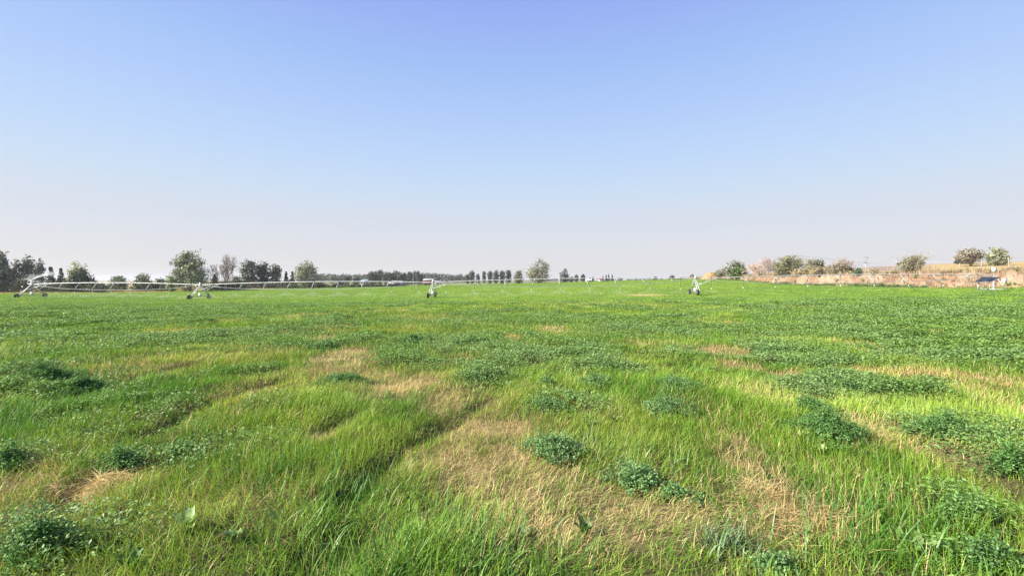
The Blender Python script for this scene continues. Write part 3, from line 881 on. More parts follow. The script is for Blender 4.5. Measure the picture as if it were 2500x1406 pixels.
# ------------------------------------------------------------------ trees and bushes
def quads(P, size, rng, col, elong=1.0, outward=None):
    n = len(P)
    nrm = rng.normal(0, 1, (n, 3))
    if outward is not None: nrm += outward * 1.0
    nrm /= np.linalg.norm(nrm, axis=1, keepdims=True)
    a = rng.normal(0, 1, (n, 3)); a -= nrm * (a * nrm).sum(1, keepdims=True); a /= np.linalg.norm(a, axis=1, keepdims=True)
    b = np.cross(nrm, a); s = np.asarray(size)[:, None]
    V = np.stack([P - a * s * elong, P + b * s * .55, P + a * s * elong, P - b * s * .55], 1).reshape(-1, 3)
    base = (np.arange(n) * 4)[:, None]
    return V, base + np.arange(4)[None], np.repeat(col, 4, axis=0)


def crown_mesh(blobs, W, H, rng, nleaf, leaf, col, cvar, clump=.11, ncl=None, dep=.8):
    vol = np.array([b[2] ** 2 * b[3] for b in blobs]); ncl = ncl or int(60 + 30 * len(blobs))
    bi = rng.choice(len(blobs), ncl, p=vol / vol.sum())
    B = np.array(blobs)[bi]
    d = rng.normal(0, 1, (ncl, 3)); d /= np.linalg.norm(d, axis=1, keepdims=True)
    r = rng.random(ncl) ** .38
    C = np.stack([(B[:, 0] + d[:, 0] * r * B[:, 2]) * W, d[:, 1] * r * B[:, 2] * W * dep, (B[:, 1] + d[:, 2] * r * B[:, 3]) * H], 1)
    ci = rng.integers(0, ncl, nleaf); cr = clump * min(W, H) * (.6 + .8 * rng.random(ncl))
    P = C[ci] + rng.normal(0, .55, (nleaf, 3)) * cr[ci][:, None] * np.array([1, 1, .85])
    P[:, 2] = np.maximum(P[:, 2], .08)
    tone = (1 + cvar * (rng.random(ncl) - .5) * 2)[ci][:, None] * (.85 + .3 * rng.random((nleaf, 1)))
    out = P - np.array([0, 0, .45 * H]); out = out / (np.linalg.norm(out, axis=1, keepdims=True) + 1e-6)
    return C, quads(P, leaf * (.6 + .8 * rng.random(nleaf)), rng, np.array(col) * tone, 1.0, out)


ROUND = [(0, .55, .36, .34), (-.22, .45, .26, .25), (.22, .45, .26, .25), (.05, .78, .26, .2), (-.12, .68, .25, .2), (.15, .66, .24, .2), (0, .28, .3, .2)]
BUSHY = [(0, .5, .34, .42), (-.25, .38, .24, .34), (.25, .36, .24, .32), (-.1, .75, .2, .22), (.14, .7, .2, .24), (0, .2, .4, .2)]
PLUME = [(0, .2, .40, .18), (-.24, .42, .2, .26), (.22, .46, .2, .28), (0, .55, .22, .28), (.04, .82, .15, .18), (-.2, .68, .12, .16), (.26, .72, .12, .14)]
COLUMN = [(0, .18, .36, .16), (0, .36, .44, .18), (.04, .56, .46, .18), (-.04, .74, .42, .16), (.02, .88, .30, .11), (-.1, .65, .38, .2)]


def tree(name, label, cat, px, Y, ytop, wpx, shape=ROUND, col=(.07, .10, .05), cvar=.35, n=3000, leaf=.34, group=None, seed=0, base=None, clump=.11, trunk=.03, bare=0, loc=None, ybase=None):
    rng = np.random.default_rng(1000 + seed)
    if loc is not None: x, y, z = loc
    else:
        x, y = at(px, Y); z = gz(x, y) if base is None else base
    H = zpix(ytop, y) - z; W = wpx * y / F * .93
    root = empty(name, (x, y, z)); tag(root, label, cat, group)
    C, lf = crown_mesh(shape, W, H, rng, n, leaf, col, cvar, clump)
    tb = MB(); r0 = max(trunk * H * .6, .06)
    top = np.array([rng.normal(0, .03) * W, 0, .62 * H])
    mid = np.array([rng.normal(0, .02) * W, rng.normal(0, .02) * W, .3 * H])
    tb.tube([(0, 0, -.3), mid * .5 + np.array([.02 * W, 0, 0]), mid, top], [r0 * 1.25, r0, r0 * .8, r0 * .3], 7)
    for c in C[rng.choice(len(C), min(22, len(C)), replace=False)]:
        t = rng.uniform(.25, .95); s = mid * (1 - t) + top * t if t > .3 else mid * t * 2
        k = s * .5 + c * .5 + np.array([0, 0, -.03 * H])
        tb.tube([s, k, c], [r0 * .42, r0 * .25, r0 * .1], 5, caps=False)
    if bare:
        P0, P1, A, Bb = bare_branches(rng, H * 1.0, W * .5, 5, r0 * .5, bare)
        tb.segs(P0, P1, A, Bb, 4)
    tb.build("trunk", M_BARK, root)
    mb = MB(); mb.add(*lf[:2], 0, lf[2]); mb.build("crown", M_TREE, root)
    return root


def bare_branches(rng, H, W, levels, r, nb=5, up=.55):
    P0, P1, A, B = [], [], [], []
    stack = []
    for i in range(nb):
        an = i * 6.283 / nb + rng.normal(0, .4); l = rng.uniform(.1, 1.0) * .55
        d = np.array([math.cos(an) * l, math.sin(an) * l, 1.0]); d /= np.linalg.norm(d)
        stack.append((np.array([math.cos(an), math.sin(an), 0]) * .08 * W, d, H * rng.uniform(.30, .40), r, 0))
    while stack:
        p, d, L, rad, lv = stack.pop()
        q = p
        for s in range(3):
            d2 = d + rng.normal(0, .10, 3); d2 /= np.linalg.norm(d2); e = q + d2 * L / 3
            P0.append(q); P1.append(e); A.append(rad * (1 - .12 * s)); B.append(rad * (1 - .12 * (s + 1))); q = e; d = d2
            if lv < levels - 1 and s < 3 and rng.random() < (.8 if s < 2 else 1):
                for _ in range(1 if s < 2 else 2):
                    nd = d + rng.normal(0, .48, 3) + np.array([0, 0, .10]); nd /= np.linalg.norm(nd)
                    stack.append((q, nd, L * rng.uniform(.55, .78), max(rad * .55, .012), lv + 1))
    return np.array(P0), np.array(P1), np.array(A), np.array(B)


def bare_tree(name, label, cat, px, Y, ytop, wpx, col, seed=0, levels=5, nb=6, r=.16, minr=.02, loc=None, group=None, twig=0):
    rng = np.random.default_rng(2000 + seed)
    if loc is not None: x, y, z = loc
    else:
        x, y = at(px, Y); z = gz(x, y)
    H = zpix(ytop, y) - z; W = wpx * y / F
    root = empty(name, (x, y, z)); tag(root, label, cat, group)
    P0, P1, A, B = bare_branches(rng, H, W, levels, r, nb)
    top = P1[:, 2].max(); hw = np.percentile(np.abs(P1[:, 0]), 98)
    sc = np.array([W * .5 / hw, W * .5 / hw, H / top])
    A = np.maximum(A, minr); B = np.maximum(B, minr * .7)
    big = A > r * .42
    MB().segs(P0[big] * sc, P1[big] * sc, A[big], B[big], 5, 0, col).build("limbs", M_TWIG, root)
    s = ~big
    MB().segs(P0[s] * sc, P1[s] * sc, A[s], B[s], 3, 0, np.array(col) * 1.1).build("twigs", M_TWIG, root)
    return root


def conifer(name, label, cat, px, Y, ytop, wpx, col, seed=0, n=2200, leaf=.3, group=None, fat=.8, base=None):
    rng = np.random.default_rng(3000 + seed)
    x, y = at(px, Y); z = gz(x, y) if base is None else base
    H = zpix(ytop, y) - z; W = wpx * y / F
    root = empty(name, (x, y, z)); tag(root, label, cat, group)
    MB().tube([(0, 0, -.3), (0, 0, H * .5), (0, 0, H * .97)], [.035 * H * .6, .02 * H * .6, .02], 6).build("trunk", M_BARK, root)
    nl = 15; per = 9
    lev = np.repeat(np.linspace(.05, .97, nl), per) + rng.normal(0, .015, nl * per)
    an = rng.random(nl * per) * 6.283; Rr = W / 2 * np.clip(1 - lev, .02, 1) ** fat * rng.uniform(.75, 1.1, nl * per)
    i = rng.integers(0, nl * per, n); t = rng.random(n) ** .6
    P = np.stack([np.cos(an[i]) * Rr[i] * t, np.sin(an[i]) * Rr[i] * t, lev[i] * H + (.03 * H * (t - .4)) - .03 * H * t ** 2], 1) + rng.normal(0, .022 * W, (n, 3))
    tone = (.8 + .4 * rng.random(nl * per))[i][:, None] * (.8 + .4 * rng.random((n, 1)))
    out = P - np.array([0, 0, .3 * H]); out = out / (np.linalg.norm(out, axis=1, keepdims=True) + 1e-6)
    q = quads(P, leaf * (.6 + .8 * rng.random(n)), rng, np.array(col) * tone, 1.3, out)
    MB().add(*q[:2], 0, q[2]).build("crown", M_TREE, root)
    return root


# colours
SILV = (.205, .230, .145); DKG = (.048, .078, .036); POP = (.085, .120, .060); SPR = (.034, .060, .028); OLIV = (.17, .175, .085); SAGE = (.21, .225, .16); MIDG = (.10, .145, .055)

# the row at the far left
tree("poplar_tree", "tall dark poplar cut by the picture's left border", "tree", 5, 150, 603, 44, PLUME, POP, .4, 3600, .36, seed=1)
tree("cottonwood_tree", "dark cottonwood standing in front of the trees at the left border", "tree", -2, 140, 655, 62, ROUND, SPR, .4, 2400, .34, seed=2)
tree("poplar_tree", "grey green poplar with a lower rounded top beside the tall forked ones", "tree", 40, 156, 631, 36, PLUME, (.10, .125, .07), .4, 2600, .34, "poplars behind the end of the sprinkler pipe", seed=3)
tree("poplar_tree", "widest grey green poplar of the clump behind the spraying end gun", "tree", 67, 158, 620, 46, PLUME, POP, .4, 3600, .34, "poplars behind the end of the sprinkler pipe", seed=4)
tree("poplar_tree", "thinner poplar, nearest the spruces, in the clump behind the end gun", "tree", 97, 158, 629, 29, PLUME, (.075, .10, .065), .4, 2200, .32, "poplars behind the end of the sprinkler pipe", seed=5)
conifer("spruce_tree", "dark open branched spruce between the poplar clump and the willow", "tree", 124, 152, 652, 34, SPR, 1, 1900, .28)
conifer("spruce_tree", "narrow brownish spruce right beside the dark open branched one", "tree", 149, 155, 655, 26, (.07, .07, .045), 2, 1700, .26)
tree("willow_tree", "pale yellow green willow showing above a dark evergreen", "tree", 190, 165, 638, 56, BUSHY, (.34, .36, .15), .3, 2600, .32, seed=6)
tree("evergreen_tree", "broad black green evergreen in front of the pale willow", "tree", 196, 150, 650, 76, [(0, .35, .42, .3), (0, .62, .28, .25), (-.02, .85, .13, .14), (.25, .3, .24, .25), (-.27, .3, .22, .22)], SPR, .45, 4200, .3, seed=7)
tree("bush", "grey green bush beside the grey shed", "bush", 290, 160, 672, 54, BUSHY, (.16, .20, .10), .3, 1700, .3, "bushes along the dry strip", seed=8)
tree("bush", "taller grey green bush, middle one of three along the dry strip", "bush", 349, 165, 665, 48, BUSHY, (.14, .185, .09), .3, 1900, .3, "bushes along the dry strip", seed=9)
tree("bush", "smallest grey bush tucked beside the big silver tree", "bush", 391, 168, 677, 34, BUSHY, (.15, .18, .11), .3, 1100, .28, "bushes along the dry strip", seed=10)
tree("russian_olive_tree", "big silver leaved tree just behind a drive tower, largest crown in the view", "tree", 463, 160, 611, 96, [(0, .5, .38, .36), (-.22, .62, .22, .22), (.2, .55, .24, .24), (-.05, .85, .18, .14), (.1, .84, .15, .13), (-.3, .3, .2, .22), (.28, .32, .2, .22), (0, .2, .38, .18), (-.15, .75, .2, .18)], SILV, .55, 8500, .3, seed=11, clump=.085)
tree("bush", "bright green bush against the foot of the big silver tree", "bush", 417, 156, 668, 30, BUSHY, (.17, .24, .07), .3, 1300, .26, seed=12)
conifer("spruce_tree", "small dark conifer between the big silver tree and the dead tree", "tree", 524, 170, 669, 26, SPR, 3, 1400, .26)
bare_tree("dead_tree", "bare leafless tree with pinkish grey limbs", "tree", 546, 165, 617, 66, (.30, .235, .22), 1, 6, 5, .17, .035)
tree("bush", "dull green bush under the leafless tree", "bush", 577, 180, 672, 34, BUSHY, (.13, .155, .085), .3, 1200, .3, seed=13)
tree("bush", "low dark shrub at the foot of the leafless tree", "bush", 552, 172, 684, 48, BUSHY, (.06, .07, .04), .3, 1000, .3, seed=14)
big = [(0, .5, .40, .38), (-.16, .72, .26, .22), (.18, .7, .24, .22), (0, .84, .22, .14), (0, .2, .42, .2)]
tree("elm_tree", "dark rounded tree, tallest of three joined crowns past the leafless tree", "tree", 607, 230, 634, 52, big, DKG, .4, 3600, .42, "joined dark crowns", seed=15)
tree("elm_tree", "dark rounded tree in the middle of three joined crowns", "tree", 642, 235, 638, 46, big, (.04, .058, .038), .4, 3200, .42, "joined dark crowns", seed=16)
tree("elm_tree", "dark rounded tree, lowest of three joined crowns", "tree", 671, 232, 643, 42, big, (.045, .062, .04), .4, 3000, .42, "joined dark crowns", seed=17)
conifer("spruce_tree", "small far conifer on the dark crowns' side of a pair", "tree", 699, 240, 664, 20, (.045, .06, .045), 4, 1100, .36)
conifer("spruce_tree", "small far conifer on the silver tree's side of a pair", "tree", 714, 240, 663, 18, (.045, .06, .045), 5, 1100, .36)
tree("russian_olive_tree", "medium silver leaved tree between the dark crowns and the far wood", "tree", 748, 215, 637, 70, [(0, .5, .36, .36), (.2, .7, .2, .2), (-.12, .62, .28, .26), (.02, .85, .2, .14), (-.28, .32, .2, .26), (.22, .35, .2, .26), (0, .18, .38, .17)], (.215, .225, .15), .5, 5600, .34, seed=18, clump=.09)
# low scrub behind the pipe so that trunks do not stand bare
tree("bush", "dark hedge bush behind the pipe below the joined crowns", "bush", 635, 215, 686, 90, BUSHY, (.06, .07, .04), .3, 1800, .34, seed=19)
tree("bush", "dark low bush between the silver tree and the pair of conifers", "bush", 705, 222, 682, 40, BUSHY, (.06, .075, .045), .3, 1200, .34, seed=20)
# things in front of the far wood
tree("round_tree", "small dark rounded tree before the far wood, next to a blue grey roof", "tree", 869, 330, 677, 20, ROUND, (.05, .045, .05), .3, 1100, .4, seed=21)
tree("round_tree", "small dark green rounded tree, first in front of the far wood", "tree", 847, 330, 673, 17, ROUND, (.055, .07, .045), .3, 1000, .4, seed=22)
tree("round_tree", "small purplish dark tree in front of the poplar row", "tree", 909, 330, 681, 17, ROUND, (.05, .045, .05), .3, 900, .4, seed=23)
tree("bush", "low dark hedge bush beside the first small rounded tree", "bush", 832, 325, 683, 24, BUSHY, (.06, .06, .05), .3, 900, .4, seed=24)
tree("round_tree", "small yellow green tree between the blue grey roof and the poplar row", "tree", 894, 400, 674, 20, ROUND, (.16, .20, .09), .3, 900, .45, seed=25)


def far_wood(name, label, spans, Y, seed, col):
    rng = np.random.default_rng(seed); mb = MB()
    for px0, px1, yt0, yt1, cnt in spans:
        for k in range(cnt):
            t = (k + rng.random()) / cnt; px = px0 + (px1 - px0) * t; Yk = Y * rng.uniform(.95, 1.1)
            x, y = at(px, Yk); z = float(base_z(x, y)); H = zpix(yt0 + (yt1 - yt0) * t + rng.normal(0, 1.2), Yk) - z; W = rng.uniform(8, 13)
            C, lf = crown_mesh(ROUND if rng.random() < .5 else COLUMN, W, H, rng, 420, .75, np.array(col) * rng.uniform(.8, 1.25), .35, .12)
            mb.add(lf[0] + np.array([x, y, z], np.float32), lf[1], 0, lf[2])
    o = mb.build(name, M_TREE); tag(o, label, "wood", kind="stuff")


far_wood("far_wood", "hazy far wood between the silver tree and the poplar row", [(772, 800, 666, 668, 7), (800, 905, 670, 668, 20)], 560, 71, (.10, .125, .085))
far_wood("far_wood", "hazy far wood between the two poplar rows behind the red barn", [(1028, 1085, 667, 666, 11), (1085, 1140, 668, 672, 11)], 600, 72, (.10, .12, .09))
def hedge(name, label, spans, seed, col):
    rng = np.random.default_rng(seed); mb = MB()
    for px0, px1, yt, Y, step in spans:
        for px in np.arange(px0, px1, step):
            Yk = Y * rng.uniform(.98, 1.03); x, y = at(px + rng.normal(0, step * .3), Yk); z = gz(x, y)
            H = max(zpix(yt + rng.normal(0, 2.5), Yk) - z, .8); W = H * rng.uniform(1.2, 2.0)
            C, lf = crown_mesh(BUSHY, W, H, rng, 330, .26, np.array(col) * rng.uniform(.7, 1.4) * np.array([rng.uniform(.9, 1.3), 1, .9]), .4, .14)
            mb.add(lf[0] + np.array([x, y, z], np.float32), lf[1], 0, lf[2])
    tag(mb.build(name, M_TREE), label, "hedge", kind="stuff")


hedge("undergrowth", "dark tangled undergrowth joining the feet of the trees beyond the field", [(-30, 60, 686, 147, 9), (100, 245, 688, 148, 9), (330, 420, 693, 166, 9), (505, 600, 684, 177, 8), (585, 790, 688, 218, 7)], 75, (.055, .075, .035))
hedge("hedgerow", "low dark hedgerow below the far wood", [(785, 990, 693, 236, 6), (990, 1060, 690, 330, 6)], 76, (.075, .095, .04))
far_wood("far_treeline", "thin hazy tree line along the open horizon", [(1335, 1365, 682, 680, 5), (1385, 1520, 681, 681, 10), (1500, 1720, 681, 680, 26)], 1150, 73, (.10, .115, .095))

# poplar rows: a few kinds, copied with their parts
proto = []
for k in range(4):
    t = tree("poplar_tree", "x", "tree", 908, 440, 661, 15, COLUMN, (.062, .090, .048), .45, 1900, .45, "poplars in the far rows", seed=40 + k, clump=.16)
    proto.append(t)
PH = [zpix(661, 440) - gz(*at(908, 440))]
row1 = [(907, 661, 15), (917, 661, 12), (928, 658, 16), (941, 663, 15), (951, 663, 13), (959, 665, 12), (967, 660, 16), (977, 664, 15), (987, 664, 14), (998, 662, 11), (1004, 663, 9), (1013, 661, 11), (1021, 660, 13), (1029, 668, 9)]
row2 = [(1141, 669, 10), (1152, 660, 14), (1167, 667, 9), (1180, 661, 14), (1196, 661, 12), (1211, 659, 14), (1226, 659, 14), (1241, 658, 15)]
row2[3] = (1182, 661, 10)
ORD = ["first", "second", "third", "fourth", "fifth", "sixth", "seventh", "eighth", "ninth", "tenth", "eleventh", "twelfth", "thirteenth", "fourteenth"]
used = 0
for rname, row, Yr in (("blue roofed shed's end of the long row", row1, 440), ("red barn's end of the short row", row2, 470)):
    for i, (px, yt, w) in enumerate(row):
        src = proto[used % 4]
        o = src if used < 4 else copy_tree(src)
        Yk = Yr + random.uniform(-10, 10)
        x, y = at(px, Yk); z = gz(x, y); H = zpix(yt, Yk) - z
        o.location = (x, y, z); s = w * Yk / (15 * 440.0)
        o.scale = (s * 1.3, s * 1.3, H / PH[0]); o.rotation_euler = (0, 0, random.uniform(0, 6.28))
        o["label"] = "%s narrow far poplar counted from the %s" % (ORD[i], rname)
        used += 1

# middle and right of the horizon
tree("bush", "brownish green shrub against the leaning silver tree", "bush", 1267, 330, 657, 28, BUSHY, (.17, .14, .075), .35, 1800, .38, seed=50, bare=3)
tree("russian_olive_tree", "leaning silver tree standing alone in the middle of the horizon", "tree", 1313, 320, 632, 66, [(-.05, .4, .38, .32), (.2, .62, .24, .26), (.12, .85, .16, .14), (.3, .7, .16, .2), (-.25, .4, .22, .26), (-.1, .7, .14, .2), (0, .2, .42, .18), (.25, .3, .18, .2)], (.24, .235, .155), .5, 5200, .42, seed=51, clump=.09)
tree("round_tree", "dark rounded tree just past the leaning silver tree", "tree", 1378, 420, 655, 28, [(0, .4, .42, .35), (.1, .8, .24, .18), (-.2, .65, .22, .2), (.3, .6, .16, .14), (0, .2, .4, .2)], (.06, .075, .055), .35, 1900, .5, seed=52)
for i, (px, yt, w, c, lab) in enumerate([
        (1395, 675, 14, DKG, "smallest dark far tree beside the rounded one past the silver tree"), (1407, 669, 14, DKG, "far dark pointed tree, lower of two near a white trailer"),
        (1423, 668, 15, DKG, "far dark tree nearest the white trailer")]):
    tree("round_tree", lab, "tree", px, 520, yt, w, ROUND, c, .3, 900, .6, "far dark trees", seed=60 + i)
for i, (px, yt, w, lab) in enumerate([(1448, 676, 9, "tiny far conifer just past the white trailer"), (1472, 674, 7, "tiny thin far conifer, first of a cluster on the horizon"), (1480, 671, 9, "tiny far conifer, second of a cluster on the horizon"), (1486, 670, 8, "tallest tiny far conifer of the cluster on the horizon"), (1495, 671, 9, "tiny far conifer, last of the cluster on the horizon")]):
    conifer("spruce_tree", lab, "tree", px, 620, yt, w, (.05, .065, .05), 10 + i, 600, .6, "tiny far conifers")
tree("round_tree", "low dark far tree on the bare horizon, nearest the tower by the mound", "tree", 1640, 700, 671, 17, ROUND, (.06, .075, .055), .3, 900, .7, seed=64)
tree("round_tree", "far grey tree directly behind the drive tower by the mound", "tree", 1690, 800, 669, 17, ROUND, (.08, .09, .07), .3, 900, .8, seed=65)
tree("round_tree", "hazy far tree nearest the two utility poles", "tree", 1600, 800, 674, 12, ROUND, (.09, .1, .08), .3, 700, .8, seed=66)
tree("round_tree", "hazy low far tree between the utility poles and the drive tower", "tree", 1668, 850, 676, 11, ROUND, (.09, .1, .08), .3, 600, .8, seed=67)

# bushes on the bank
def on_bank(px, back): return bank_top(px, back)


tree("sage_bush", "pale grey green bush behind the dirt mound", "bush", 1790, 0, 634, 66, BUSHY, SAGE, .3, 3800, .22, seed=80, loc=on_bank(1794, 7))
tree("sage_bush", "low pale sage bush on the dirt mound side of the taller one", "bush", 1762, 0, 655, 44, BUSHY, (.19, .20, .14), .3, 1900, .22, seed=81, loc=on_bank(1764, 6))
tree("green_bush", "bright dark green round bush on the bank", "bush", 1803, 0, 644, 42, [(0, .45, .4, .4), (-.2, .35, .26, .32), (.22, .38, .24, .34), (.1, .75, .24, .2), (0, .18, .42, .18)], (.075, .125, .025), .4, 3600, .2, seed=82, loc=on_bank(1803, 3.4))
bare_tree("dry_bush", "pinkish leafless shrub next to the round green bush", "bush", 1852, 0, 636, 56, (.50, .37, .30), 5, 5, 12, .07, .028, loc=on_bank(1850, 4.6))
bare_tree("dry_bush", "taller bare grey pink shrub between the pinkish shrub and the olive bush", "bush", 1876, 0, 622, 40, (.42, .33, .29), 6, 5, 9, .08, .028, loc=on_bank(1876, 6))
tree("olive_bush", "large wispy olive green bush, biggest on the bank", "bush", 1925, 0, 622, 92, [(-.05, .5, .36, .42), (-.28, .4, .2, .34), (.15, .62, .28, .3), (.34, .5, .2, .3), (0, .2, .42, .2), (-.08, .8, .26, .17)], (.20, .20, .095), .45, 5000, .16, seed=83, loc=on_bank(1925, 6), clump=.12, bare=6)
tree("olive_bush", "lower olive bush trailing off from the biggest one", "bush", 1985, 0, 630, 66, BUSHY, (.22, .21, .11), .4, 2300, .17, seed=84, loc=on_bank(1985, 9))
tree("sage_bush", "small blue grey bush at the far end of the olive bushes", "bush", 2003, 0, 633, 26, BUSHY, (.13, .15, .11), .3, 1100, .17, seed=85, loc=on_bank(2003, 12))
tree("dry_bush", "straw coloured thin shrub below the olive bushes", "bush", 1960, 0, 655, 60, BUSHY, (.36, .29, .17), .35, 1500, .13, seed=86, loc=on_bank(1955, 4.6), bare=6)
tree("dry_bush", "pale dry shrub beside the two short orange stakes", "bush", 2000, 0, 650, 60, BUSHY, (.38, .31, .17), .35, 1500, .13, seed=87, loc=on_bank(2000, 5.5), bare=5)
for i, (px, yt, w, b, lab) in enumerate([(1978, 648, 44, 6.5, "straw scrub in the gap between the olive bushes and the pale dry shrub"), (2025, 646, 40, 7, "straw scrub against the near side of the twiggy bush"), (2074, 649, 42, 7, "straw scrub where the twiggy bush meets the corral fence"), (1905, 652, 50, 5, "straw coloured scrub at the foot of the biggest olive bush"), (2130, 655, 50, 6, "thin straw scrub under the middle of the corral fence")]):
    tree("dry_bush", lab, "bush", px, 0, yt, w, BUSHY, (.36, .30, .18), .4, 1100, .12, seed=130 + i, loc=on_bank(px, b), bare=5)
tree("bare_bush", "twiggy grey brown bush with a bare top at the start of the fence", "bush", 2048, 0, 640, 56, BUSHY, (.25, .215, .15), .4, 2600, .13, seed=88, loc=on_bank(2048, 5.5), bare=8)
bare_tree("bare_bush", "leafless grey twigs standing up behind the twiggy brown bush", "bush", 2060, 0, 626, 40, (.36, .30, .24), 7, 5, 8, .06, .024, loc=on_bank(2058, 6.2))
tree("sage_bush", "small dark scrub on the bank face under the twiggy bush", "bush", 2003, 0, 655, 24, BUSHY, (.14, .12, .08), .3, 800, .13, seed=89, loc=on_bank(2002, 3.6))
tree("green_bush", "small dark green shrub on the bank face under the corral fence", "bush", 2095, 0, 653, 22, BUSHY, (.09, .145, .07), .35, 1200, .12, seed=90, loc=on_bank(2095, 4.2))
tree("windswept_bush", "windswept bush with long bare branches sticking up above it", "bush", 2236, 0, 618, 74, [(.05, .5, .34, .3), (.28, .7, .22, .22), (-.2, .4, .24, .28), (0, .25, .26, .2), (.4, .78, .12, .14), (.1, .72, .22, .2)], (.25, .235, .14), .45, 2900, .14, seed=91, loc=on_bank(2224, 6.4), bare=5)
bare_tree("bare_bush", "long bare dead branches rising out of the windswept bush", "bush", 2232, 0, 596, 80, (.40, .33, .27), 8, 3, 6, .05, .02, loc=on_bank(2226, 6.8))
tree("wide_tree", "flat topped grey tree with open branches on the golden field", "tree", 2380, 0, 604, 78, [(0, .62, .36, .26), (-.3, .5, .22, .2), (.25, .6, .24, .26), (-.1, .8, .26, .16), (.1, .4, .24, .2)], (.27, .245, .185), .45, 2500, .2, seed=92, loc=on_bank(2384, 42), bare=6, trunk=.05)
tree("wide_tree", "fuller green tree beside the flat topped grey one", "tree", 2434, 0, 602, 58, BUSHY, (.25, .265, .16), .45, 3000, .2, seed=93, loc=on_bank(2434, 36), trunk=.05)
tree("wide_tree", "dark tree cut by the picture's right border", "tree", 2480, 0, 612, 40, ROUND, (.10, .125, .08), .4, 2400, .22, seed=94, loc=on_bank(2486, 60), trunk=.04)
tree("green_bush", "dark low bush behind the tall leaning post at the right border", "bush", 2500, 0, 626, 50, BUSHY, (.07, .085, .06), .35, 1700, .24, seed=95, loc=on_bank(2502, 66))
for i, (px, yt, w, c, lab) in enumerate([(2300, 640, 34, (.07, .085, .075), "far dark blue trees seen low under the upper pipe")]):
    tree("round_tree", lab, "tree", px, 0, yt, w, [(-.2, .5, .26, .4), (.1, .6, .2, .4), (.3, .5, .2, .4), (-.38, .3, .15, .3)], c, .3, 1500, .3, seed=96, loc=on_bank(px, 74))
for i, (px, yt, w, b, lab) in enumerate([(2190, 693, 26, .2, "yellow green weed clump at the foot of the bank"), (2224, 697, 20, -.6, "dark leafy weed under the hanging sprinkler at the bank foot"), (2470, 688, 34, 1.0, "leafy green weed clump at the bank foot past the solar panel"), (1915, 686, 44, .3, "low green weed patch at the start of the bank"), (2150, 690, 20, .2, "small round green weed between two sprinklers at the bank foot")]):
    x, y, z = on_bank(px, b); z = gz(x, y) if b < .3 else z
    tree("weed_bush", lab, "weed", px, 0, yt, w, BUSHY, (.13, .19, .05), .4, 700, .10, seed=110 + i, loc=(x, y, z - .1), trunk=.02)

# ------------------------------------------------------------------ buildings
def house(name, label, px, Y, y_eave, y_ridge, wpx, depth, wall, roof, hip=.0, rz=0.0, door=True, cat="building", windows=2):
    x, y = at(px, Y); z = gz(x, y)
    root = empty(name, (x, y, z), rz); tag(root, label, cat)
    he = zpix(y_eave, Y) - z; hr = zpix(y_ridge, Y) - z; w = wpx * Y / F
    MB().box((0, depth / 2, he / 2 - .3), (w, depth, he + .6)).build("wall", wall, root)
    o = .45; a = w / 2 + o
    V = [(-a, -o, he), (a, -o, he), (a, depth + o, he), (-a, depth + o, he), (-a + hip * w, depth / 2, hr), (a - hip * w, depth / 2, hr),
         (-a, -o, he - .18), (a, -o, he - .18), (a, depth + o, he - .18), (-a, depth + o, he - .18)]
    mb = MB().add(V, [(0, 1, 5, 4), (2, 3, 4, 5), (0, 6, 7, 1), (1, 7, 8, 2), (2, 8, 9, 3), (3, 9, 6, 0), (6, 9, 8, 7)]); mb.add(V, [(1, 2, 5), (3, 0, 4)])
    mb.build("roof", roof, root)
    if door: MB().box((w * .12, -.06, 1.1), (1.2 if w < 14 else 3.2, .1, 2.2 if w < 14 else 2.8)).build("door", M_DARK, root)
    for k in range(windows):
        MB().box((-w * .32 + k * w * .24, -.05, he * .6), (1.3, .09, 1.1)).build("window", M_DARK, root)
    return root


house("grey_shed", "low grey shed half hidden beside the broad evergreen", 250, 170, 699, 690, 26, 8, M_WALLG, M_ROOFD, .05)
house("red_barn", "long faded red barn with a pale metal roof behind a drive tower", 1045, 420, 684, 679.5, 24, 12, M_RED, M_ROOFW, .0)
house("white_shed", "low white shed beside the red barn", 1065, 415, 687, 685, 20, 8, M_WALLW, M_ROOFW, .0, windows=1)
house("pale_house", "white house with a wide pale hipped roof behind the pipe", 958, 270, 693, 685, 24, 9, M_WALLW, M_ROOFW, .32)
house("grey_house", "hipped grey roof house joined behind the white one", 972, 285, 692, 685.5, 22, 9, M_WALLG, M_ROOFW, .3)
house("blue_roofed_shed", "blue grey roofed shed before the far wood", 887, 350, 688, 682, 13, 10, M_WALLW, M_ROOFB, .0, windows=1)
house("white_trailer", "long white trailer on the horizon past the far dark trees", 1438, 500, 684, 681, 13, 4, M_WALLW, M_WHITE, .0, windows=1)
house("farm_house", "tiny far house with a dull red roof near the conifer cluster", 1468, 640, 682, 678, 9, 9, M_WALLW, M_RED, .1, windows=1)

for px, Y, yt, lab in [(1355, 650, 674, "far utility pole by the leaning silver tree"), (1592, 700, 667, "tallest far utility pole on the open horizon"), (1577, 720, 673, "shorter far utility pole close to the tallest one")]:
    x, y = at(px, Y); z = gz(x, y); H = zpix(yt, Y) - z
    root = empty("utility_pole", (x, y, z)); tag(root, lab, "pole", "utility poles on the horizon")
    MB().tube([(0, 0, -.5), (0, 0, H)], [.2, .16], 6).build("post", M_WOOD, root)
    MB().box((0, -.2, H - .8), (2.4, .14, .16)).build("crossarm", M_WOOD, root)

# ------------------------------------------------------------------ the centre pivot irrigator
def wpt(px, Y, h):
    x, y = at(px, Y); return np.array([x, y, gz(x, y) + h])


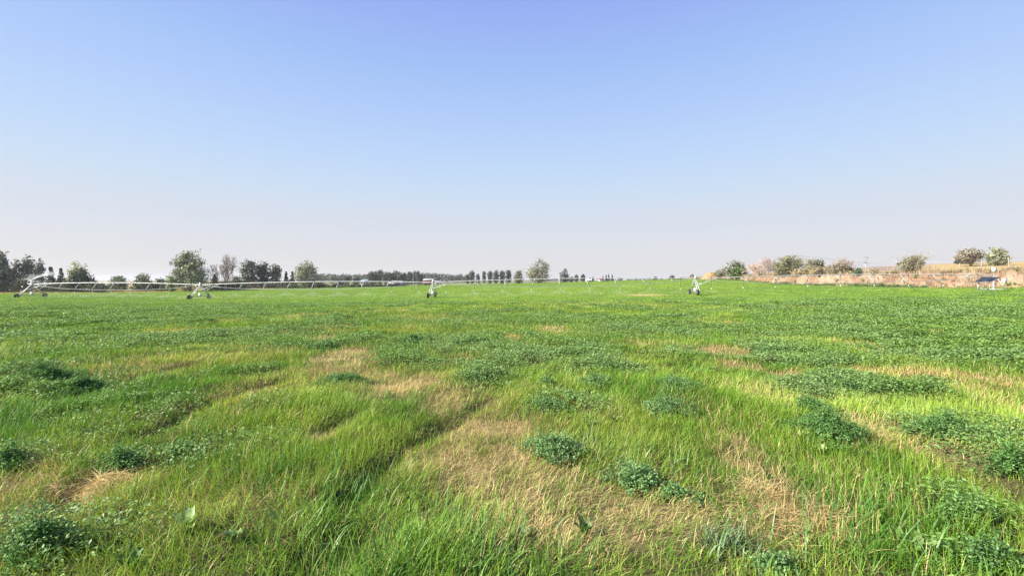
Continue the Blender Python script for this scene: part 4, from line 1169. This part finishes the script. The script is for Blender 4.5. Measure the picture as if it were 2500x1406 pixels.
TOW = [(2425, 82.0, 2.85), (1697, 88.0, 3.3), (1057, 93.0, 3.3), (489, 98.0, 3.2), (78, 103.5, 3.2)]
PTS = [wpt(*t) for t in TOW]
pivot = empty("pivot_irrigator", (PTS[0][0], PTS[0][1], PTS[0][2] - TOW[0][2]))
tag(pivot, "long galvanised sprinkler pipe on wheeled drive towers spanning the whole green field", "irrigator")
O = np.array(pivot.location)


def perp(a, b):
    d = b - a; d = np.array([d[0], d[1], 0]); d /= np.linalg.norm(d)
    return d, np.array([-d[1], d[0], 0]) * (1 if d[0] > 0 else -1)     # the second vector points away from the camera


NST = 9
for s in range(4):
    a, b = PTS[s + 1] - O, PTS[s] - O                                   # outer tower to inner tower (left to right)
    d, q = perp(a, b); L = np.linalg.norm(b - a)
    def P(t): return a + (b - a) * t + np.array([0, 0, .42 * 4 * t * (1 - t)])
    tt = np.linspace(0, 1, 25)
    pipe = MB().tube([P(t) for t in tt], .080, 8).build("span_pipe", M_GALV, pivot)
    st = np.linspace(.08, .92, NST)
    dep = 1.55 * (1 - np.abs(2 * st - 1) ** 2.6) + .1
    mir = 1.0 if s < 2 else -.25
    for side, nm in ((-1, "truss_rod"), (1, "truss_rod")):
        pts = [P(.015) + np.array([0, 0, -.1])] + [P(t) + q * side * .62 * de + np.array([0, 0, -de]) for t, de in zip(st, dep)] + [P(.985) + np.array([0, 0, -.1])]
        MB().tube(pts, .024, 5).build(nm, M_GALV, pipe)
    for t, de in zip(st, dep):
        mb = MB()
        for side in (-1, 1):
            top = P(t) + d * side * .42 * mir + np.array([0, 0, -.08]); bot = P(t) + q * side * .62 * de + np.array([0, 0, -de])
            mb.beam(top, bot, .062 if side < 0 or s < 2 else .028)
        mb.beam(P(t) + q * -.62 * de + np.array([0, 0, -de]), P(t) + q * .62 * de + np.array([0, 0, -de]), .03)
        mb.build("truss_strut", M_GALV, pipe)

# drive towers: one built with its parts, the others copied
def make_tower(H):
    tw = MB()
    tw.beam((0, -2.65, .62), (0, 2.65, .62), .15, .17)
    tw.box((0, 0, H - .12), (.5, .34, .08)); tw.box((0, 0, H - .55), (.26, .3, .05))
    tw.beam((0, -1.15, 1.75), (0, 1.15, 1.75), .06)
    o = tw.build("drive_tower", M_GALV, pivot)
    for sy in (-1, 1):
        for sx in (-1, 1):
            MB().beam((.24 * sx, 2.45 * sy, .66), (.09 * sx, .12 * sy, H - .12), .11, .13).build("tower_leg", M_GALV, o)
    for sy in (-1, 1):
        wb = MB(); n = 20
        prof = [(-.16, .30), (-.17, .40), (-.14, .47), (-.05, .50), (.05, .50), (.14, .47), (.17, .40), (.16, .30)]
        t = np.arange(n) * 2 * math.pi / n
        V = np.concatenate([np.stack([np.full(n, xx), np.cos(t) * r, np.sin(t) * r], 1) for xx, r in prof])
        Q = [(i * n + j, i * n + (j + 1) % n, (i + 1) * n + (j + 1) % n, (i + 1) * n + j) for i in range(len(prof) - 1) for j in range(n)]
        wb.add(V, Q, 0)
        for j in range(0, n):
            a = j * 2 * math.pi / n
            wb.box((0, 0, 0), (.30, .05, .05), 0); wb.v[-1] = wb.v[-1] + np.array([0, math.cos(a) * .505, math.sin(a) * .505], np.float32)
        for xx in (-.13, .13):
            V = np.concatenate([[[xx, 0, 0]], np.stack([np.full(n, xx), np.cos(t) * .31, np.sin(t) * .31], 1)])
            wb.add(V, [(0, 1 + j, 1 + (j + 1) % n) for j in range(n)], 1)
        wb.tube([(-.28, 0, 0), (.28, 0, 0)], .07, 8, 1)
        w = wb.build("wheel", [M_TYRE, M_DARKSTEEL], o, (-.30, 2.75 * sy, .46))
        MB().box((0, 2.45 * sy, .55), (.34, .3, .34)).build("gearbox", M_DARKSTEEL, o)
    MB().box((0, -.02, 1.02), (.5, .45, .55)).build("motor_box", M_WHITE, o)
    MB().box((.05, -.1, H + .30), (.34, .26, .42)).box((.05, -.1, H + .53), (.38, .3, .04)).build("tower_box", M_WHITE, o)
    for sy in (-1, 1):
        MB().beam((.12, 1.15 * sy, 1.85), (4.6, .1 * sy, H + .16), .07).build("span_brace", M_GALV, o)
    return o


tower = make_tower(3.22)
for i, s in enumerate((1, 2, 3, 4)):
    o = tower if i == 0 else copy_tree(tower, pivot)
    dd, q = perp(PTS[s] - O, PTS[s - 1] - O)
    p = PTS[s] - O
    o.location = (p[0], p[1], p[2] - 3.22); o.rotation_euler = (0, 0, math.atan2(dd[1], dd[0]))

# drop hoses with their sprinkler heads
def make_drop():
    hb = MB().tube([(0, -.10, .10), (0, -.22, .22), (0, -.42, .24), (0, -.52, .12), (0, -.54, -.3), (0, -.55, -2.0)], [.034, .034, .034, .03, .022, .022], 6)
    o = hb.build("drop_hose", M_HOSE, pivot)
    MB().tube([(0, -.55, -2.0), (0, -.55, -2.08), (0, -.55, -2.14), (0, -.55, -2.22)], [.045, .085, .085, .05], 8).tube([(0, -.55, -2.28), (0, -.55, -2.30)], [.08, .08], 8).build("sprinkler_head", M_WHITE, o)
    return o


HEADS = []
drop = make_drop(); first = True
for s in range(4):
    a, b = PTS[s + 1] - O, PTS[s] - O; d, q = perp(a, b)
    for k in range(9):
        t = (k + .5) / 9
        if s == 3 and k == 0: continue
        p = a + (b - a) * t + np.array([0, 0, .42 * 4 * t * (1 - t)])
        o = drop if first else copy_tree(drop, pivot)
        first = False
        o.location = tuple(p); o.rotation_euler = (0, 0, math.atan2(d[1], d[0]))
        HEADS.append(p + O + np.array([.0, -.55, -2.28]))

# pivot point, control box, end gun
h0 = TOW[0][2]
pp = MB().tube([(0, 0, -.3), (0, 0, h0 - .1), (-.15, 0, h0 + .08), (-.5, 0, h0 + .02)], .09, 8)
pp.beam((-1.3, -1.3, .15), (1.3, -1.3, .15), .1); pp.beam((-1.3, 1.3, .15), (1.3, 1.3, .15), .1); pp.beam((-1.3, -1.3, .15), (-1.3, 1.3, .15), .1); pp.beam((1.3, -1.3, .15), (1.3, 1.3, .15), .1)
ppo = pp.build("pivot_point", M_GALV, pivot)
for sx in (-1, 1):
    for sy in (-1, 1):
        MB().beam((1.3 * sx, 1.3 * sy, -.2), (.14 * sx, .14 * sy, h0 - .15), .075).build("pivot_leg", M_GALV, ppo)
MB().box((.95, -1.0, 1.75), (.62, .34, .85)).box((.95, -1.0, 2.19), (.68, .4, .03)).build("control_panel", M_WHITE, ppo)
MB().tube([(0.1, 0, h0), (.1, 0, h0 + .75)], .035, 6).build("mast", M_GALV, ppo)
MB().box((.1, 0, h0 + 1.0), (.55, .4, .8)).box((.1, 0, h0 + 1.42), (.62, .46, .04)).build("mast_box", M_WHITE, ppo)
d4, q4 = perp(PTS[4] - O, PTS[3] - O); p4 = PTS[4] - O
e4 = p4 - d4 * 1.2 + np.array([0, 0, .1])
MB().tube([p4, e4], [.085, .08], 8).tube([e4, e4 + np.array([0, 0, .35]), e4 + np.array([.5, -.05, .75])], [.06, .06, .035], 8).build("end_gun", M_GALV, pivot)

# ------------------------------------------------------------------ water thrown by the heads: tiny drops of water
def build_spray():
    rng = np.random.default_rng(81); mb = MB()
    for hi, h in enumerate(HEADS):
        px = CX + F * h[0] / h[1]
        k = 1.0 if 1150 < px < 1550 or px < 900 else .55
        if px > 1760: k = .15
        n = int(620 * k)
        r = np.abs(rng.random(n) ** .65) * rng.uniform(2.6, 3.2); an = rng.random(n) * 6.283
        z = h[2] - .12 - .115 * r ** 2 - .02 * r - rng.random(n) ** 3 * .5 + .05 * rng.normal(0, 1, n) * .5
        x = h[0] + np.cos(an) * r; y = h[1] + np.sin(an) * r; g = ground(x, y) + .12
        ok = z > g
        P = np.stack([x, y, z], 1)[ok]
        V, Q, C = quads(P, np.full(len(P), .022) * (.6 + .9 * rng.random(len(P))), rng, np.full((len(P), 3), .85), 1.3)
        mb.add(V, Q, 0, C)
    o = mb.build("sprinkler_mist", M_MIST); tag(o, "thin white water mist fanning out under the hanging sprinklers", "water mist", kind="stuff")
    mb = MB()
    for dirx, diry, up, n, sp in [(.78, .1, .55, 2200, .07), (.5, -.3, .75, 350, .16), (-.6, .2, .5, 400, .2), (.2, .3, 1.0, 250, .3), (1.0, -.1, .16, 700, .2)]:
        v = np.stack([dirx + rng.normal(0, sp, n), diry + rng.normal(0, sp, n), up + rng.normal(0, sp * .6, n)], 1)
        spd = 8.0 if n > 2000 else 5.0; t = rng.random(n) ** .9 * (1.0 if n > 2000 else .9)
        P = (O + e4)[None] + np.array([[.4, 0, .6]]) + v * spd * t[:, None] + np.array([[0, 0, -4.9]]) * (t ** 2)[:, None] * .55
        P += rng.normal(0, .10, (n, 3)) * (t[:, None] + .2)
        ok = P[:, 2] > ground(P[:, 0], P[:, 1]) + .1
        P = P[ok]
        V, Q, C = quads(P, np.full(len(P), .034) * (.6 + .9 * rng.random(len(P))), rng, np.full((len(P), 3), .85), 1.2)
        mb.add(V, Q, 0, C)
    o = mb.build("end_gun_spray", M_MIST); tag(o, "white jet of water thrown high over the last drive tower", "water spray", kind="stuff")


def mist_mat():
    m, n, l, out = new_mat("water_drops")
    d = n.new("ShaderNodeBsdfDiffuse"); t = n.new("ShaderNodeBsdfTranslucent"); mx = n.new("ShaderNodeMixShader"); mx.inputs[0].default_value = .5
    d.inputs[0].default_value = (.9, .92, .94, 1); t.inputs[0].default_value = (.9, .92, .94, 1)
    l.new(d.outputs[0], mx.inputs[1]); l.new(t.outputs[0], mx.inputs[2]); l.new(mx.outputs[0], out.inputs[0])
    return m


M_MIST = mist_mat()
build_spray()

# ------------------------------------------------------------------ solar panel beside the pivot point
A = np.array([80.6, 75.0, zpix(688, 75)]); AB = np.array([.46, -2.2, -.03]); AD = np.array([2.07, .43, .86])
c0 = A + AB / 2 + AD / 2; zb = gz(c0[0], c0[1])
sp = empty("solar_panel", (c0[0], c0[1], zb)); tag(sp, "tilted dark blue solar panel on steel legs at the foot of the bank", "solar panel")
base = np.array([c0[0], c0[1], zb]); nn = np.cross(AD, AB); nn /= np.linalg.norm(nn); nn = nn if nn[2] > 0 else -nn
a0 = A - base
def slab(mb, o, u, v, n, th, mat=0):
    V = [o, o + u, o + u + v, o + v]; V = V + [p - n * th for p in V]
    mb.add(V, [(0, 1, 2, 3), (7, 6, 5, 4), (0, 4, 5, 1), (1, 5, 6, 2), (2, 6, 7, 3), (3, 7, 4, 0)], mat)
pm = MB(); slab(pm, a0, AB, AD, nn, .05); pm.build("panel_glass", M_PANEL, sp)
fm = MB(); ub = AB / np.linalg.norm(AB); ud = AD / np.linalg.norm(AD)
for o_, u_, v_ in ((a0 - ub * .05 - ud * .05, AB + ub * .1, ud * .05), (a0 + AD - ub * .05, AB + ub * .1, ud * .05), (a0 - ub * .05, ub * .05, AD), (a0 + AB, ub * .05, AD), (a0 + AB / 2 + nn * .004, ub * .02, AD)):
    slab(fm, o_ + nn * .012, u_, v_, nn, .075)
fm.build("panel_frame", M_DARKSTEEL, sp)
for fu, fv in ((.15, .15), (.85, .15), (.15, .85), (.85, .85)):
    t = a0 + AB * fu + AD * fv - nn * .06; f = t.copy(); f[2] = gz(base[0] + t[0], base[1] + t[1]) - zb - .2
    MB().beam(t, f, .05).build("leg", M_GALV, sp)
MB().box((.1, .1, .5), (.6, .4, .28)).build("battery_box", M_DARKSTEEL, sp)
MB().beam(a0 + AD * .15 + AB * .1 - nn * .06, np.array([.2, .1, .4]), .05).build("brace", M_GALV, sp)

# ------------------------------------------------------------------ fences and the second pipe on the bank
def fence(name, label, posts, rails, mat_post, cat="fence", lean=0, wire=.012, w=.10):
    pts = []
    for px, back, h in posts:
        x, y, z = bank_top(px, back); pts.append((np.array([x, y, z]), h))
    root = empty(name, tuple(pts[0][0])); tag(root, label, cat); o0 = pts[0][0]
    rng = random.Random(len(posts))
    for p, h in pts:
        tilt = np.array([rng.uniform(-1, 1) * lean, rng.uniform(-1, 1) * lean, 0])
        MB().tube([p - o0 + np.array([0, 0, -.4]), p - o0 + np.array([0, 0, h]) + tilt * h], [w / 2, w / 2 * .9], 6).build("fence_post", mat_post, root)
    for f in rails:
        MB().tube([p - o0 + np.array([0, -.06, h * f]) for p, h in pts], wire, 4).build("rail" if wire > .02 else "wire", mat_post if wire > .02 else M_DARKSTEEL, root)
    return root


fence("rail_fence", "grey rail corral fence with close upright posts along the top of the bank", [(2086, 14, 1.7), (2099, 13, 1.7), (2108, 16, 1.7), (2118, 16, 1.7), (2131, 17, 1.6), (2142, 18, 1.6), (2154, 19, 1.6), (2166, 20, 1.6), (2180, 20, 1.6), (2192, 20, 1.6), (2210, 21, 1.5), (2240, 22, 1.5)], (.35, .65, .95), M_WOOD, wire=.035, w=.16)
fence("rail_fence", "dark metal gate section of corral beside the windswept bush", [(2185, 18.5, 1.3), (2192, 18.5, 1.3), (2200, 18.5, 1.3)], (.2, .4, .6, .8, .98), M_DARKSTEEL, wire=.03, w=.1, cat="gate")
fence("wire_fence", "wire fence on leaning weathered posts along the edge of the golden field", [(2250, 9, 1.5), (2271, 9, 1.6), (2283, 8, 1.6), (2301, 8, 1.7), (2341, 8, 2.0), (2395, 7, 2.6), (2465, 7, 2.9), (2530, 7, 2.4)], (.45, .75, .95), M_WOOD, lean=.12, w=.2)
fence("wire_fence", "short fence of pale posts on the scrub below the olive bushes", [(1960, 6, 1.3), (1972, 6, 1.3), (1990, 6, 1.2), (2012, 6, 1.2), (2030, 6, 1.2)], (.5, .9), M_WOOD, lean=.08, w=.13)
for px, lab in [(1959, "orange stake standing nearest the olive bush"), (1972, "pale orange stake beside another on the scrub")]:
    x, y, z = bank_top(px, 5.2)
    MB().box((0, 0, .45), (.1, .1, 1.5)).box((0, 0, 1.215), (.12, .12, .03)).build("marker_stake", solid("stake_" + lab.split()[0], (.55, .24, .12), .8), loc=(x, y, z)); o = COL.objects[-1]
    tag(o, lab, "stake", "orange stakes")

x, y, z = bank_top(2340, 50)
up = empty("upper_irrigator", (x, y, z)); tag(up, "thin far sprinkler pipe crossing the field above the bank", "irrigator"); o0 = np.array([x, y, z])
line = [(1935, 623, 105 + 45), (2010, 630, 150), (2080, 640, 150), (2130, 641, 150), (2200, 640, 148), (2250, 639, 146), (2330, 641, 142), (2400, 642, 140)]
pts = [np.array([(p - CX) / F * Y, Y, zpix(v, Y)]) - o0 for p, v, Y in line]
MB().tube(pts, .085, 6).build("pipe", M_GALV, up)
low = [p + np.array([0, 0, -.95]) for p in pts[2:]]
MB().tube(low, .05, 5).build("truss_rod", M_GALV, up)
for i in range(len(pts) - 3):
    for t in (.25, .75):
        a = pts[2 + i] * (1 - t) + pts[3 + i] * t
        MB().beam(a, a + np.array([.5, 0, -.95]), .06).build("truss_strut", M_GALV, up)
tpx = np.array([(2110 - CX) / F * 150, 150, zpix(640, 150)]) - o0
MB().beam(tpx + np.array([0, 0, -.1]), tpx + np.array([1.2, 0, 1.75]), .12).beam(tpx + np.array([-.5, 0, -.2]), tpx + np.array([.9, 0, -.2]), .25, .2).beam(tpx + np.array([-.8, 0, 1.6]), tpx + np.array([1.2, 0, 1.75]), .1).build("mast_frame", M_DARKSTEEL, up)
for px, Y in ((2110, 150), (2340, 142), (2200, 148)):
    xx, yy = (px - CX) / F * Y, Y
    t = np.array([xx, yy, zpix(641, Y)]) - o0
    for s in (-1, 1): MB().beam(t, t + np.array([.4 * s, 1.2 * s, -3.0]), .12).build("tower_leg", M_GALV, up)

# white post beside the last drive tower
x, y = hit(49, 724)
tag(MB().tube([(0, 0, -.3), (.25, 0, 1.5)], [.09, .08], 8).tube([(.25, 0, 1.5), (.26, 0, 1.53)], [.1, .1], 8).build("marker_post", M_WHITE, loc=(x, y, gz(x, y))), "leaning white marker post beside the last drive tower's wheel", "post")


# ------------------------------------------------------------------ summer haze in the air
def build_haze():
    m, n, l, out = new_mat("haze_air")
    v = n.new("ShaderNodeVolumePrincipled")
    v.inputs["Color"].default_value = (.86, .88, .93, 1); v.inputs["Density"].default_value = .00016
    v.inputs["Density Attribute"].default_value = ""; v.inputs["Anisotropy"].default_value = .2
    l.new(v.outputs[0], out.inputs["Volume"])
    lo = min((o.matrix_world @ Vector(c)).z for o in COL.objects if o.type == 'MESH' and o.name.startswith("field_ground") for c in o.bound_box) - 1.0
    MBX = MB().box((0, 0, (24 + lo) / 2), (5200, 5200, 24 - lo))
    o = MBX.build("haze", m); tag(o, "thin pale summer haze over the whole field", "haze", kind="stuff")


bpy.context.view_layer.update()
build_haze()
